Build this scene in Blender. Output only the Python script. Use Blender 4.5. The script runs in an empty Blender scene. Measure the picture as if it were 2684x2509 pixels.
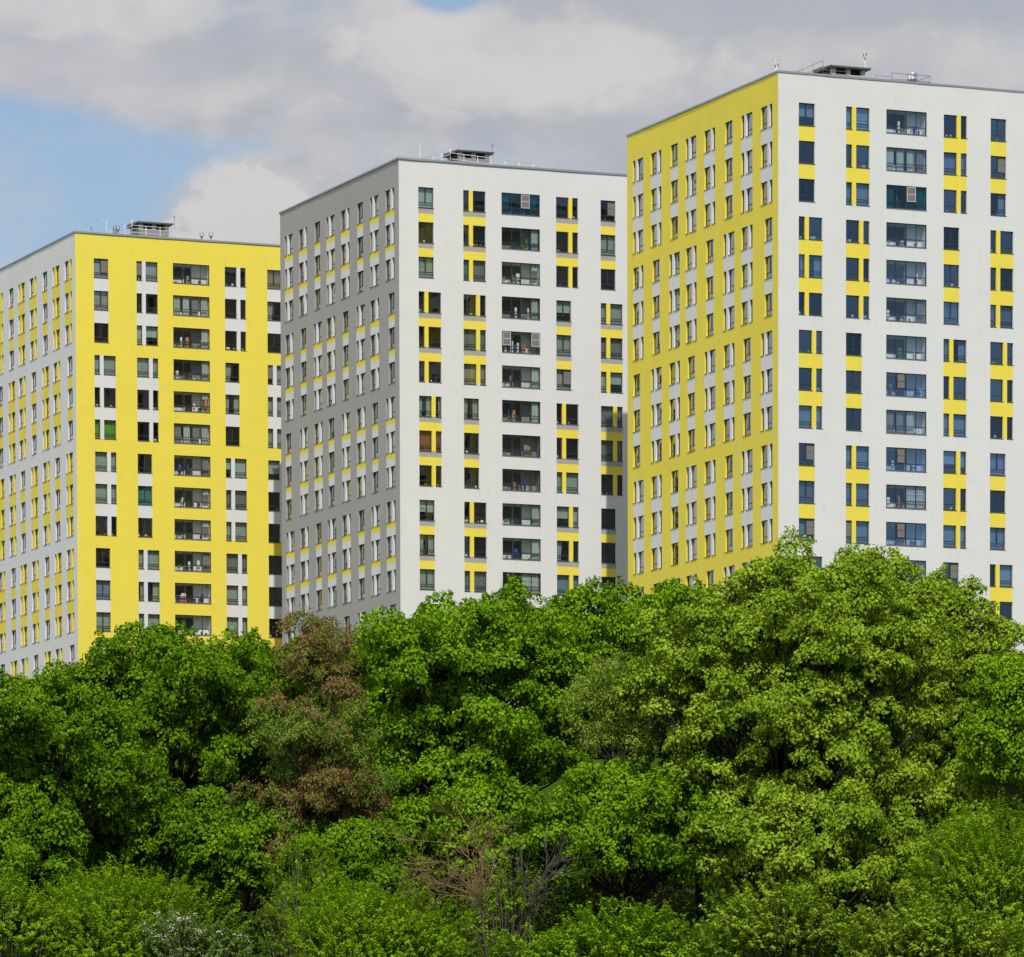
import bpy, math, random
import numpy as np
from mathutils import Matrix, Vector

sc = bpy.context.scene
COL = sc.collection
R = math.radians

# ------------------------------------------------------------------ camera
FPX, WPX, HPX, PITCH, ROLL, CY = 13856.4, 2684.0, 2509.0, -0.054539, -0.003066, 3750.7
cam = bpy.data.cameras.new('camera')
cam.sensor_width = 36.0
cam.lens = 36.0 * FPX / WPX
cam.shift_x = 0.0
cam.shift_y = (CY - HPX / 2) / WPX
cam.clip_start = 0.5
cam.clip_end = 6000.0
camo = bpy.data.objects.new('camera', cam)
COL.objects.link(camo)
camo.matrix_world = Matrix.Rotation(math.pi / 2 + PITCH, 4, 'X') @ Matrix.Rotation(ROLL, 4, 'Z')
sc.camera = camo

# ------------------------------------------------------------------ light and exposure
YAW = 0.401631
FR = np.array([math.cos(YAW), math.sin(YAW)])            # along the front facades, away from the corner
SD = np.array([-math.sin(YAW), math.cos(YAW)])           # along the side facades, away from the corner
SUNV = Vector((0.0555, -0.640, 0.7665)).normalized()      # towards the sun
SUN_EL = math.asin(SUNV.z)
SUN_AZ = math.atan2(SUNV.x, SUNV.y)                      # from +Y towards +X
sun = bpy.data.lights.new('sun', 'SUN')
sun.energy = 4.1
sun.angle = R(0.53)
sun.color = (1.0, 0.955, 0.89)
suno = bpy.data.objects.new('sun', sun)
COL.objects.link(suno)
suno.rotation_euler = SUNV.to_track_quat('Z', 'Y').to_euler()

sc.view_settings.view_transform = 'Standard'
sc.view_settings.look = 'None'
sc.view_settings.gamma = 1.0
sc.view_settings.exposure = 0.0
sc.cycles.max_bounces = 10
sc.cycles.transparent_max_bounces = 12


class NT:
    """small helper to write node trees"""
    def __init__(self, tree):
        self.t = tree
        tree.nodes.clear()

    def n(self, typ, **kw):
        nd = self.t.nodes.new(typ)
        for k, v in kw.items():
            if k.startswith('i_'):
                nd.inputs[k[2:].replace('_', ' ')].default_value = v
            else:
                setattr(nd, k, v)
        return nd

    def l(self, a, b):
        self.t.links.new(a, b)

    def val(self, x):
        return x

    def math(self, op, a, b=None, c=None, clamp=False):
        nd = self.n('ShaderNodeMath', operation=op, use_clamp=clamp)
        for i, x in enumerate((a, b, c)):
            if x is None:
                continue
            if isinstance(x, (int, float)):
                nd.inputs[i].default_value = x
            else:
                self.l(x, nd.inputs[i])
        return nd.outputs[0]

    def mix(self, fac, a, b, typ='MIX'):
        nd = self.n('ShaderNodeMix', data_type='RGBA', blend_type=typ)
        if isinstance(fac, (int, float)):
            nd.inputs[0].default_value = fac
        else:
            self.l(fac, nd.inputs[0])
        for i, x in ((6, a), (7, b)):
            if isinstance(x, (tuple, list)):
                nd.inputs[i].default_value = (x[0], x[1], x[2], 1)
            else:
                self.l(x, nd.inputs[i])
        return nd.outputs[2]

    def ramp(self, fac, lo, hi):
        nd = self.n('ShaderNodeMapRange', interpolation_type='SMOOTHSTEP')
        self.l(fac, nd.inputs[0])
        nd.inputs[1].default_value = lo
        nd.inputs[2].default_value = hi
        if lo > hi:
            nd.inputs[1].default_value, nd.inputs[2].default_value, nd.inputs[3].default_value, nd.inputs[4].default_value = hi, lo, 1.0, 0.0
        return nd.outputs[0]

    def noise(self, vec, scale, detail=4, rough=0.5, dist=0.0):
        nd = self.n('ShaderNodeTexNoise')
        nd.inputs['Scale'].default_value = scale
        nd.inputs['Detail'].default_value = detail
        nd.inputs['Roughness'].default_value = rough
        nd.inputs['Distortion'].default_value = dist
        if vec is not None:
            self.l(vec, nd.inputs['Vector'])
        return nd.outputs[0]


world = bpy.data.worlds.new('World')
sc.world = world
world.use_nodes = True
w = NT(world.node_tree)
wout = w.n('ShaderNodeOutputWorld')
sky = w.n('ShaderNodeTexSky', sky_type='NISHITA')
sky.sun_disc = False
sky.sun_elevation = SUN_EL
sky.sun_rotation = SUN_AZ
sky.altitude = 150
sky.air_density = 1.0
sky.dust_density = 0.6
sky.ozone_density = 1.6
bg_sky = w.n('ShaderNodeBackground')
w.l(sky.outputs[0], bg_sky.inputs[0])
bg_sky.inputs[1].default_value = 0.105
tc = w.n('ShaderNodeTexCoord')
DIR = tc.outputs['Generated']
sep = w.n('ShaderNodeSeparateXYZ')
w.l(DIR, sep.inputs[0])
AZ = w.math('ARCTAN2', sep.outputs[0], sep.outputs[1])
EL = w.math('ARCSINE', sep.outputs[2])


def gauss(az, el, raz, rel):
    a = w.math('MULTIPLY', w.math('SUBTRACT', AZ, az), 1.0 / raz)
    b = w.math('MULTIPLY', w.math('SUBTRACT', EL, el), 1.0 / rel)
    s = w.math('ADD', w.math('MULTIPLY', a, a), w.math('MULTIPLY', b, b))
    return w.math('POWER', math.e, w.math('MULTIPLY', s, -1.0))


def px(x, y, rx, ry):
    """a patch of sky, as direction and angular size"""
    return ((x - 1342) / FPX, (2994 - y) / FPX, rx / FPX, ry / FPX)


def summed(base, blobs):
    for amt, g in blobs:
        base = w.math('ADD', base, w.math('MULTIPLY', gauss(*g), amt))
    return base


stretch = w.n('ShaderNodeVectorMath', operation='MULTIPLY')
w.l(DIR, stretch.inputs[0])
stretch.inputs[1].default_value = (1.0, 1.0, 1.45)
SV = stretch.outputs[0]
n_big = w.noise(SV, 26.0, 7, 0.52, 0.25)
n_mid = w.noise(SV, 62.0, 7, 0.55, 0.3)
n_tone = w.noise(SV, 34.0, 6, 0.5, 0.2)
cover = w.math('ADD', w.math('MULTIPLY', w.math('SUBTRACT', n_big, 0.5), 1.5), w.math('MULTIPLY', w.math('SUBTRACT', n_mid, 0.5), 1.0))
cover = summed(w.math('ADD', cover, 0.86), [
    (-1.25, px(20, 440, 350, 165)), (-0.75, px(430, 470, 190, 90)), (-1.2, px(130, 570, 360, 120)),
    (-2.1, px(1190, 58, 80, 52)), (-0.45, px(1215, 75, 130, 40)), (-0.45, px(640, 455, 110, 45)),
    (1.3, px(690, 600, 210, 110)), (0.5, px(100, 270, 220, 70)), (0.6, px(520, 330, 260, 90)), (0.5, px(1500, 250, 800, 220)),
    (-2.2, (2.335, 0.13, 0.55, 0.30)), (1.6, (-1.95, 0.36, 0.75, 0.40)),  # last patch: cloud cover added to carry the side-wall fill light
])
veil = w.math('MULTIPLY_ADD', w.ramp(n_mid, 0.35, 0.75), 0.34, 0.04)
mask = w.math('MAXIMUM', w.ramp(cover, -0.12, 1.10), veil)
tone = w.math('ADD', w.math('MULTIPLY', w.math('SUBTRACT', n_tone, 0.5), 1.25), w.math('MULTIPLY', w.math('SUBTRACT', n_mid, 0.5), 1.25))
tone = summed(w.math('ADD', tone, 0.46), [
    (0.25, px(1250, 200, 420, 120)), (0.32, px(1500, 290, 330, 90)), (0.30, px(560, 100, 260, 110)), (0.10, px(690, 600, 220, 110)),
    (0.40, px(170, 70, 230, 90)), (0.30, px(700, 330, 230, 60)), (0.28, px(2350, 230, 330, 60)), (0.30, px(120, 250, 220, 60)),
    (-0.36, px(1250, 385, 520, 45)), (-0.25, px(640, 215, 330, 70)), (-0.50, px(2250, 90, 520, 110)),
    (-0.25, px(1500, 60, 260, 60)), (-0.25, px(520, 390, 180, 50)),
])
n_fine = w.noise(SV, 105.0, 8, 0.62, 0.5)
ragged = w.math('ADD', w.math('MULTIPLY', w.math('SUBTRACT', n_mid, 0.5), 1.5), w.math('MULTIPLY', w.math('SUBTRACT', n_fine, 0.5), 1.1))
for amt, g, e0, e1 in ((0.26, px(1300, 245, 520, 150), 0.36, 0.66), (0.50, px(700, 640, 210, 150), 0.36, 0.56), (0.20, px(330, 110, 420, 110), 0.40, 0.66), (0.16, px(900, 420, 420, 110), 0.40, 0.66)):
    edge = w.ramp(w.math('ADD', gauss(*g), ragged), e0, e1)
    tone = w.math('ADD', tone, w.math('MULTIPLY', edge, amt))
tonef = w.ramp(tone, 0.0, 1.25)
ccol = w.mix(tonef, (0.450, 0.474, 0.535), (0.668, 0.652, 0.640))
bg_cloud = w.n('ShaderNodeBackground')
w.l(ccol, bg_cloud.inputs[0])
# unseen cloud overhead and behind the camera brightened slightly to add ambient light
high = w.ramp(EL, 0.30, 0.75)
behind = w.ramp(sep.outputs[1], 0.75, -0.2)
side_fill = gauss(-1.95, 0.36, 0.75, 0.40)                     # unseen bright patch added off left to light the side walls
w.l(w.math('ADD', w.math('ADD', 0.95, w.math('MULTIPLY', w.math('MAXIMUM', high, behind), 0.05)), w.math('MULTIPLY', side_fill, 2.3)), bg_cloud.inputs[1])
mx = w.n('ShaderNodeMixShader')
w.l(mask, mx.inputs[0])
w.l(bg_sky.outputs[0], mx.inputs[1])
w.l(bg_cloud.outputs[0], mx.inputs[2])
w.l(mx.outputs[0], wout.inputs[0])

# ------------------------------------------------------------------ materials
MATS = {}


def mat(name, col, rough=0.8, var=0.0, scale=1.0, metallic=0.0, spec=0.3, streak=0.0, emit=None):
    if name in MATS:
        return MATS[name]
    m = bpy.data.materials.new(name)
    m.use_nodes = True
    t = NT(m.node_tree)
    out = t.n('ShaderNodeOutputMaterial')
    p = t.n('ShaderNodeBsdfPrincipled')
    p.inputs['Base Color'].default_value = (*col, 1)
    p.inputs['Roughness'].default_value = rough
    p.inputs['Metallic'].default_value = metallic
    p.inputs['Specular IOR Level'].default_value = spec
    t.l(p.outputs[0], out.inputs[0])
    if var > 0:
        g = t.n('ShaderNodeNewGeometry')
        f = t.noise(g.outputs['Position'], scale, 5, 0.6)
        c = t.mix(f, tuple(x * (1 - var) for x in col), tuple(min(x * (1 + var), 1) for x in col))
        if streak > 0:
            mp = t.n('ShaderNodeVectorMath', operation='MULTIPLY')
            t.l(g.outputs['Position'], mp.inputs[0])
            mp.inputs[1].default_value = (1.1, 1.1, 0.045)
            s = t.noise(mp.outputs[0], 1.0, 4, 0.55)
            s = t.ramp(s, 0.52, 0.78)
            big = t.ramp(t.noise(g.outputs['Position'], 0.12, 2, 0.5), 0.45, 0.65)
            s = t.math('MULTIPLY', t.math('MULTIPLY', s, big), streak)
            grey = sum(col) / 3
            c = t.mix(s, c, tuple(0.45 * x + 0.55 * min(grey * 1.15, 0.7) for x in col))
            # faint lift joints of the plaster, one per storey
            sp = t.n('ShaderNodeSeparateXYZ')
            t.l(g.outputs['Position'], sp.inputs[0])
            fr = t.math('FRACT', t.math('MULTIPLY', t.math('ADD', sp.outputs[2], 0.35), 1 / 3.0))
            ln = t.math('LESS_THAN', fr, 0.012)
            brk = t.ramp(t.noise(g.outputs['Position'], 0.35, 3, 0.6), 0.45, 0.7)
            ln = t.math('MULTIPLY', t.math('MULTIPLY', ln, brk), 0.36)
            c = t.mix(ln, c, tuple(x * 0.72 for x in col))
            # rain dirt running down from the level of the sills
            fs = t.math('FRACT', t.math('MULTIPLY', t.math('SUBTRACT', 85.34 - 2.30 - 1.77, sp.outputs[2]), 1 / 3.0))
            run = t.math('SUBTRACT', 1.0, t.math('MULTIPLY', fs, 2.2), clamp=True)
            mp2 = t.n('ShaderNodeVectorMath', operation='MULTIPLY')
            t.l(g.outputs['Position'], mp2.inputs[0])
            mp2.inputs[1].default_value = (3.2, 3.2, 0.05)
            dn = t.ramp(t.noise(mp2.outputs[0], 1.0, 3, 0.6), 0.52, 0.72)
            c = t.mix(t.math('MULTIPLY', t.math('MULTIPLY', run, dn), 0.16), c, tuple(x * 0.55 for x in col))
            patch = t.ramp(t.noise(g.outputs['Position'], 0.16, 3, 0.55), 0.35, 0.7)
            c = t.mix(t.math('MULTIPLY', patch, 0.07), c, tuple(x * 0.75 for x in col))
        t.l(c, p.inputs['Base Color'])
        bmp = t.n('ShaderNodeBump')
        bmp.inputs['Strength'].default_value = 0.25
        bmp.inputs['Distance'].default_value = 0.02
        t.l(t.noise(g.outputs['Position'], 3.0, 5, 0.65), bmp.inputs['Height'])
        t.l(bmp.outputs[0], p.inputs['Normal'])
    MATS[name] = m
    return m


def glass(name, tint, gloss=(0.85, 0.92, 1.0), f0=0.06):
    m = bpy.data.materials.new(name)
    m.use_nodes = True
    t = NT(m.node_tree)
    out = t.n('ShaderNodeOutputMaterial')
    tr = t.n('ShaderNodeBsdfTransparent')
    tr.inputs[0].default_value = (*tint, 1)
    gl = t.n('ShaderNodeBsdfGlossy')
    gl.inputs[0].default_value = (*gloss, 1)
    gl.inputs['Roughness'].default_value = 0.015
    glc = gl.inputs[0]
    g = t.n('ShaderNodeNewGeometry')
    b = t.n('ShaderNodeBump')
    b.inputs['Strength'].default_value = 0.12
    b.inputs['Distance'].default_value = 0.05
    t.l(t.noise(g.outputs['Position'], 0.9, 2, 0.5), b.inputs['Height'])
    t.l(b.outputs[0], gl.inputs['Normal'])
    dt = t.n('ShaderNodeVectorMath', operation='DOT_PRODUCT')
    t.l(g.outputs['Normal'], dt.inputs[0])
    t.l(g.outputs['Incoming'], dt.inputs[1])
    k = t.math('SUBTRACT', 1.0, t.math('ABSOLUTE', dt.outputs['Value']), clamp=True)
    t.l(t.mix(t.math('MULTIPLY', k, 1.6, clamp=True), gloss, (0.95, 0.96, 0.97)), glc)
    oi = t.n('ShaderNodeObjectInfo')
    vary = t.math('MULTIPLY_ADD', oi.outputs['Random'], 0.9, 0.5)
    f = t.math('ADD', t.math('MULTIPLY', t.math('POWER', k, 5.0), 3.2), t.math('MULTIPLY', vary, f0), clamp=True)
    mxs = t.n('ShaderNodeMixShader')
    t.l(f, mxs.inputs[0])
    t.l(tr.outputs[0], mxs.inputs[1])
    t.l(gl.outputs[0], mxs.inputs[2])
    t.l(mxs.outputs[0], out.inputs[0])
    MATS[name] = m
    return m


def cloth(name, col, folds=14.0, amp=0.35, horizontal=False):
    m = bpy.data.materials.new(name)
    m.use_nodes = True
    t = NT(m.node_tree)
    out = t.n('ShaderNodeOutputMaterial')
    g = t.n('ShaderNodeNewGeometry')
    mp = t.n('ShaderNodeVectorMath', operation='MULTIPLY')
    t.l(g.outputs['Position'], mp.inputs[0])
    mp.inputs[1].default_value = (0.02, 0.02, 1.0) if horizontal else (1.0, 1.0, 0.05)
    f = t.noise(mp.outputs[0], folds, 2, 0.5)
    d = t.n('ShaderNodeBsdfDiffuse')
    d.inputs[0].default_value = (*col, 1)
    tl = t.n('ShaderNodeBsdfTranslucent')
    tl.inputs[0].default_value = (*col, 1)
    b = t.n('ShaderNodeBump')
    b.inputs['Strength'].default_value = amp
    b.inputs['Distance'].default_value = 0.12
    t.l(f, b.inputs['Height'])
    t.l(b.outputs[0], d.inputs['Normal'])
    mxs = t.n('ShaderNodeMixShader')
    mxs.inputs[0].default_value = 0.3
    t.l(d.outputs[0], mxs.inputs[1])
    t.l(tl.outputs[0], mxs.inputs[2])
    t.l(mxs.outputs[0], out.inputs[0])
    MATS[name] = m
    return m


def leaf_mat(name, a, b, trans=(0.16, 0.30, 0.03), rough=0.55, spec=0.03, tfac=0.17):
    """a..b: the range of leaf tones over one plant, some dark ends deepened as shade"""
    m = bpy.data.materials.new(name)
    m.use_nodes = True
    t = NT(m.node_tree)
    out = t.n('ShaderNodeOutputMaterial')
    g = t.n('ShaderNodeNewGeometry')
    rnd = g.outputs['Random Per Island']
    cl = t.noise(g.outputs['Position'], 0.55, 3, 0.6)
    f = t.math('ADD', t.math('MULTIPLY', rnd, 0.6), t.math('MULTIPLY_ADD', cl, 1.5, -0.55), clamp=True)
    c = t.mix(f, a, b)
    p = t.n('ShaderNodeBsdfPrincipled')
    t.l(c, p.inputs['Base Color'])
    p.inputs['Roughness'].default_value = rough
    p.inputs['Specular IOR Level'].default_value = spec
    tl = t.n('ShaderNodeBsdfTranslucent')
    tl.inputs[0].default_value = (*trans, 1)
    mxs = t.n('ShaderNodeMixShader')
    mxs.inputs[0].default_value = tfac
    t.l(p.outputs[0], mxs.inputs[1])
    t.l(tl.outputs[0], mxs.inputs[2])
    t.l(mxs.outputs[0], out.inputs[0])
    MATS[name] = m
    return m


WHITE = mat('white_plaster', (0.598, 0.598, 0.592), 0.9, 0.05, 0.5, streak=0.16)
WHITE2 = mat('cool_white_plaster', (0.605, 0.605, 0.603), 0.9, 0.05, 0.5, streak=0.16)
YELLOW = mat('yellow_plaster', (0.71, 0.585, 0.072), 0.9, 0.04, 0.6, streak=0.12)
YELLOW_W = mat('weathered_yellow_plaster', (0.705, 0.59, 0.072), 0.9, 0.06, 0.5, streak=0.45)
GREY = mat('grey_plaster', (0.325, 0.315, 0.308), 0.9, 0.05, 0.6, streak=0.12)
FRAME = mat('anthracite_frame', (0.022, 0.026, 0.034), 0.45, spec=0.5)
FRAME_B = mat('brown_black_frame', (0.028, 0.024, 0.024), 0.45, spec=0.5)
SILL = mat('dark_metal_sill', (0.045, 0.05, 0.06), 0.5, spec=0.5)
COPING = mat('galvanised_coping', (0.24, 0.285, 0.335), 0.5, 0.08, 1.2, metallic=0.25)  # grey darkened to put the shaded line of the side roof edges into it
ROOFING = mat('grey_roofing', (0.13, 0.13, 0.135), 0.95, 0.1, 0.5)
DARKROOM = mat('dim_room', (0.035, 0.037, 0.04), 0.95)
VENTROOF = mat('dark_sheet_roof', (0.07, 0.072, 0.078), 0.55, 0.1, 2.0, spec=0.4)
CONC = mat('pale_concrete', (0.42, 0.41, 0.38), 0.9, 0.1, 1.5)
BRICKW = mat('grey_rendered_vent', (0.24, 0.235, 0.23), 0.9, 0.12, 2.0)
STEEL_W = mat('light_painted_steel', (0.62, 0.63, 0.64), 0.5, spec=0.4)
STEEL_R = mat('rusty_primed_steel', (0.20, 0.12, 0.085), 0.7, 0.2, 3.0)
STEEL_D = mat('dull_grey_steel', (0.20, 0.205, 0.21), 0.55, 0.1, 3.0, metallic=0.4)
TIN = mat('bright_tin', (0.62, 0.63, 0.65), 0.32, 0.05, 4.0, metallic=0.85)
REDLAMP = mat('red_lamp_glass', (0.22, 0.035, 0.03), 0.3, spec=0.5)
LOGGIA_W = mat('loggia_pale_wall', (0.76, 0.76, 0.75), 0.9, 0.05, 2.0)
LOGGIA_D = mat('loggia_grey_wall', (0.24, 0.24, 0.242), 0.9, 0.05, 2.0)
DOORDARK = mat('loggia_door_frame', (0.03, 0.032, 0.036), 0.4, spec=0.5)
NETM = mat('grey_insect_net', (0.155, 0.15, 0.15), 0.9)
WHITEPVC = mat('white_pvc', (0.75, 0.75, 0.74), 0.4, spec=0.4)
JUNK = [mat('junk_white', (0.7, 0.69, 0.66), 0.8), mat('junk_red', (0.42, 0.03, 0.025), 0.8), mat('junk_blue', (0.03, 0.07, 0.25), 0.8),
        mat('junk_ochre', (0.42, 0.19, 0.07), 0.8), mat('junk_green', (0.06, 0.20, 0.04), 0.8)]
PANE = {'A': glass('window_glass', (0.84, 0.90, 0.87), f0=0.08), 'B': glass('window_glass_green', (0.80, 0.88, 0.84), f0=0.09), 'C': glass('window_glass_sky_blue', (0.52, 0.68, 0.88), (0.42, 0.68, 1.0), 0.155)}  # C: blue of the reflected sky is put into tint and gloss
CLEAR = {k: glass('loggia_glass_' + n, t_, g_, f_) for k, n, t_, g_, f_ in (('A', 'clear', (.93, .95, .94), (.9, .95, 1), .05), ('B', 'greenish', (.86, .92, .90), (.9, .95, 1), .05), ('C', 'bluish', (.80, .88, .95), (.5, .72, 1.0), .10))}  # C: gloss tinted with the same sky-reflection blue
TEALGLASS = glass('teal_tinted_glass', (0.10, 0.45, 0.58), (0.5, 0.85, 1.0), 0.08)
CURT = {
    's': cloth('sheer_curtain', (0.40, 0.46, 0.42)), 'S': cloth('grey_curtain', (0.24, 0.25, 0.25)),
    'g': cloth('green_curtain', (0.16, 0.42, 0.03), 20, 0.6), 'b': cloth('pale_blind', (0.46, 0.53, 0.50), 2, 0.1),
    'p': cloth('russet_curtain', (0.38, 0.13, 0.085)), 't': cloth('striped_blind', (0.50, 0.52, 0.52), 9, 0.9, True),
    'k': cloth('beige_curtain', (0.44, 0.36, 0.25)), 'l': cloth('lilac_curtain', (0.42, 0.38, 0.48)), 'T': cloth('teal_curtain', (0.06, 0.30, 0.28)),
    'u': cloth('blue_curtain', (0.24, 0.33, 0.48)),
}


# ------------------------------------------------------------------ mesh builder
class MB:
    def __init__(self):
        self.v, self.f, self.m, self.mats = [], [], [], []

    def mi(self, m):
        if m not in self.mats:
            self.mats.append(m)
        return self.mats.index(m)

    def quad(self, a, b, c, d, m):
        n = len(self.v)
        self.v += [a, b, c, d]
        self.f.append((n, n + 1, n + 2, n + 3))
        self.m.append(self.mi(m))

    def hexa(self, p, m):
        """p: 8 corners, bottom ring then top ring"""
        n = len(self.v)
        self.v += p
        for q in ((0, 3, 2, 1), (4, 5, 6, 7), (0, 1, 5, 4), (1, 2, 6, 5), (2, 3, 7, 6), (3, 0, 4, 7)):
            self.f.append(tuple(n + i for i in q))
            self.m.append(self.mi(m))

    def box(self, x0, x1, y0, y1, z0, z1, m):
        self.hexa([(x0, y0, z0), (x1, y0, z0), (x1, y1, z0), (x0, y1, z0), (x0, y0, z1), (x1, y0, z1), (x1, y1, z1), (x0, y1, z1)], m)

    def tube(self, pts, rad, m, n=6, cap=True):
        base = len(self.v)
        k = len(pts)
        for i, p in enumerate(pts):
            a = Vector(pts[max(i - 1, 0)])
            b = Vector(pts[min(i + 1, k - 1)])
            d = (b - a).normalized() if (b - a).length > 1e-9 else Vector((0, 0, 1))
            u = d.orthogonal().normalized() if i == 0 else (u - d * u.dot(d)).normalized()
            w_ = d.cross(u)
            r = rad[i] if isinstance(rad, (list, tuple)) else rad
            for j in range(n):
                an = 2 * math.pi * j / n
                q = Vector(p) + u * (r * math.cos(an)) + w_ * (r * math.sin(an))
                self.v.append(tuple(q))
        mi = self.mi(m)
        for i in range(k - 1):
            for j in range(n):
                a = base + i * n + j
                b = base + i * n + (j + 1) % n
                self.f.append((a, b, b + n, a + n))
                self.m.append(mi)
        if cap:
            self.f.append(tuple(base + j for j in reversed(range(n))))
            self.m.append(mi)
            self.f.append(tuple(base + (k - 1) * n + j for j in range(n)))
            self.m.append(mi)

    def mesh(self, name, smooth=False):
        me = bpy.data.meshes.new(name)
        me.from_pydata(self.v, [], self.f)
        for m in self.mats:
            me.materials.append(m)
        me.polygons.foreach_set('material_index', self.m)
        if smooth:
            me.polygons.foreach_set('use_smooth', [True] * len(self.f))
        me.update()
        return me


def link(name, me, parent=None, loc=None, rot=None):
    o = bpy.data.objects.new(name, me)
    COL.objects.link(o)
    if parent:
        o.parent = parent
    if loc:
        o.location = loc
    if rot:
        o.rotation_euler = rot
    return o


def tag(o, label, cat, group=None):
    o['label'] = label
    o['category'] = cat
    if group:
        o['group'] = group
    return o


# ------------------------------------------------------------------ ground
def ground_z(x, y):
    t = min(max((y - 150.0) / 265.0, 0.0), 1.0)
    low = -1.6 + 8.4 * (min(max((y - 120) / 95.0, 0), 1) ** 1.3)
    hill = 25.2 * (min(max((y - 212.0) / 200.0, 0.0), 1.0))
    hill = hill if y < 412 else 25.2
    return low + hill


gm = bpy.data.materials.new('grassy_ground')
gm.use_nodes = True
t = NT(gm.node_tree)
o_ = t.n('ShaderNodeOutputMaterial')
p_ = t.n('ShaderNodeBsdfPrincipled')
p_.inputs['Roughness'].default_value = 1.0
p_.inputs['Specular IOR Level'].default_value = 0.0
g_ = t.n('ShaderNodeNewGeometry')
t.l(t.mix(t.noise(g_.outputs['Position'], 0.5, 8, 0.65), (0.022, 0.050, 0.005), (0.050, 0.095, 0.010)), p_.inputs['Base Color'])
t.l(p_.outputs[0], o_.inputs[0])
ys = [-400, -100, 0, 60, 110, 125, 140, 155, 170, 185, 200, 212, 230, 260, 300, 340, 380, 412, 425, 470, 560, 800, 1500, 3000]
xs = [-2500, -900, -300, -150, -80, -40, -20, 0, 20, 40, 80, 150, 300, 900, 2500]
gv = [(x, y, ground_z(x, y)) for y in ys for x in xs]
gf = []
for j in range(len(ys) - 1):
    for i in range(len(xs) - 1):
        a = j * len(xs) + i
        gf.append((a, a + 1, a + 1 + len(xs), a + len(xs)))
gme = bpy.data.meshes.new('ground')
gme.from_pydata(gv, [], gf)
gme.materials.append(gm)
go = link('ground', gme)
go['kind'] = 'structure'

# ------------------------------------------------------------------ apartment blocks
ZTOP, BASE = 85.34, 31.6
LEN_F, LEN_S = 23.1, 29.37
ROWS = 17
TOP1, FLOOR, WH = 2.30, 3.0, 1.77
NW, PIER, BW, SW = 0.55, 0.36, 1.20, 1.43
GW = NW + PIER + BW
DEP = 0.17
F_COLS = [1.83, 6.06, None, 14.90, 19.19]
S_NEAR = [1.08, 4.75, 8.16, 11.83, 15.46, 18.76, 22.42, 26.08]
LOG0, LOG1 = 9.69, 13.35
ztop_row = lambda r: -(TOP1 + FLOOR * (r - 1))          # row 1 = top; relative to the parapet
PAT_F = {0: ['S', 'NB', None, 'BN', 'S'], 1: ['NB', 'BN', None, 'S', 'NB'], 2: ['BN', 'S', None, 'NB', 'BN']}
PAT_S = [['NB', 'BN', 'S'], ['S', 'NB', 'BN'], ['BN', 'S', 'NB']]   # in order of distance from the corner


def openings_front():
    """list of (u0, u1, row, column, type)"""
    out, groups = [], []
    for r in range(1, ROWS + 1):
        pat = PAT_F[((r - 1) // 3) % 3]
        for c, ty in enumerate(pat):
            if ty is None:
                continue
            u = F_COLS[c]
            if ty == 'S':
                out.append((u, u + SW, r, c, 'S'))
                groups.append((u, u + SW, r, c, ty))
            else:
                ws = (NW, BW) if ty == 'NB' else (BW, NW)
                out.append((u, u + ws[0], r, c, ty[0]))
                out.append((u + ws[0] + PIER, u + GW, r, c, ty[1]))
                groups.append((u, u + GW, r, c, ty))
    return out, groups


def openings_side():
    out, groups = [], []
    for r in range(1, ROWS + 1):
        for c in range(8):
            ty = PAT_S[((r - 1) // 3) % 3][c % 3]
            u = S_NEAR[c]
            if ty == 'S':
                u += 0.0 if c == 0 else (GW - SW if c == 7 else (GW - SW) / 2)
                out.append((u, u + SW, r, c, 'S'))
                groups.append((u, u + SW, r, c, ty))
            else:
                ws = (NW, BW) if ty == 'NB' else (BW, NW)
                out.append((u, u + ws[0], r, c, ty[0]))
                out.append((u + ws[0] + PIER, u + GW, r, c, ty[1]))
                groups.append((u, u + GW, r, c, ty))
    return out, groups


WID = {'S': SW, 'N': NW, 'B': BW}


def window_frame(mb, ty, X, fm, base=(0, 0)):
    """frame in local u (0..width), z (-WH..0); X maps (u, depth, z) to a point"""
    W_ = WID[ty]

    def bx(u0, u1, d0, d1, z0, z1, m):
        mb.hexa([X(u0, d0, z0), X(u1, d0, z0), X(u1, d1, z0), X(u0, d1, z0), X(u0, d0, z1), X(u1, d0, z1), X(u1, d1, z1), X(u0, d1, z1)], m)
    e = 0.004
    d0, d1 = DEP - 0.012, DEP + 0.05
    fw = 0.055
    tz = -WH + 0.47
    bx(e, W_ - e, d0, d1, -fw, -e, fm)
    bx(e, W_ - e, d0, d1, -WH + e, -WH + fw + 0.01, fm)
    bx(e, fw, d0, d1, -WH + fw + 0.01, -fw, fm)
    bx(W_ - fw, W_ - e, d0, d1, -WH + fw + 0.01, -fw, fm)
    bx(fw, W_ - fw, d0 + 0.003, d1, tz - 0.035, tz + 0.035, fm)
    if ty == 'S':
        c = W_ * 0.5
        bx(c - 0.05, c + 0.05, d0 + 0.001, d1, tz + 0.035, -fw, fm)


def pane_quad(mb, ty, X, m, u0=0, u1=None, dep=0.02):
    W_ = WID[ty]
    u1 = W_ - 0.02 if u1 is None else u1
    d = DEP + dep
    mb.quad(X(u0 + 0.02, d, -WH + 0.02), X(u1, d, -WH + 0.02), X(u1, d, -0.02), X(u0 + 0.02, d, -0.02), m)


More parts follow.
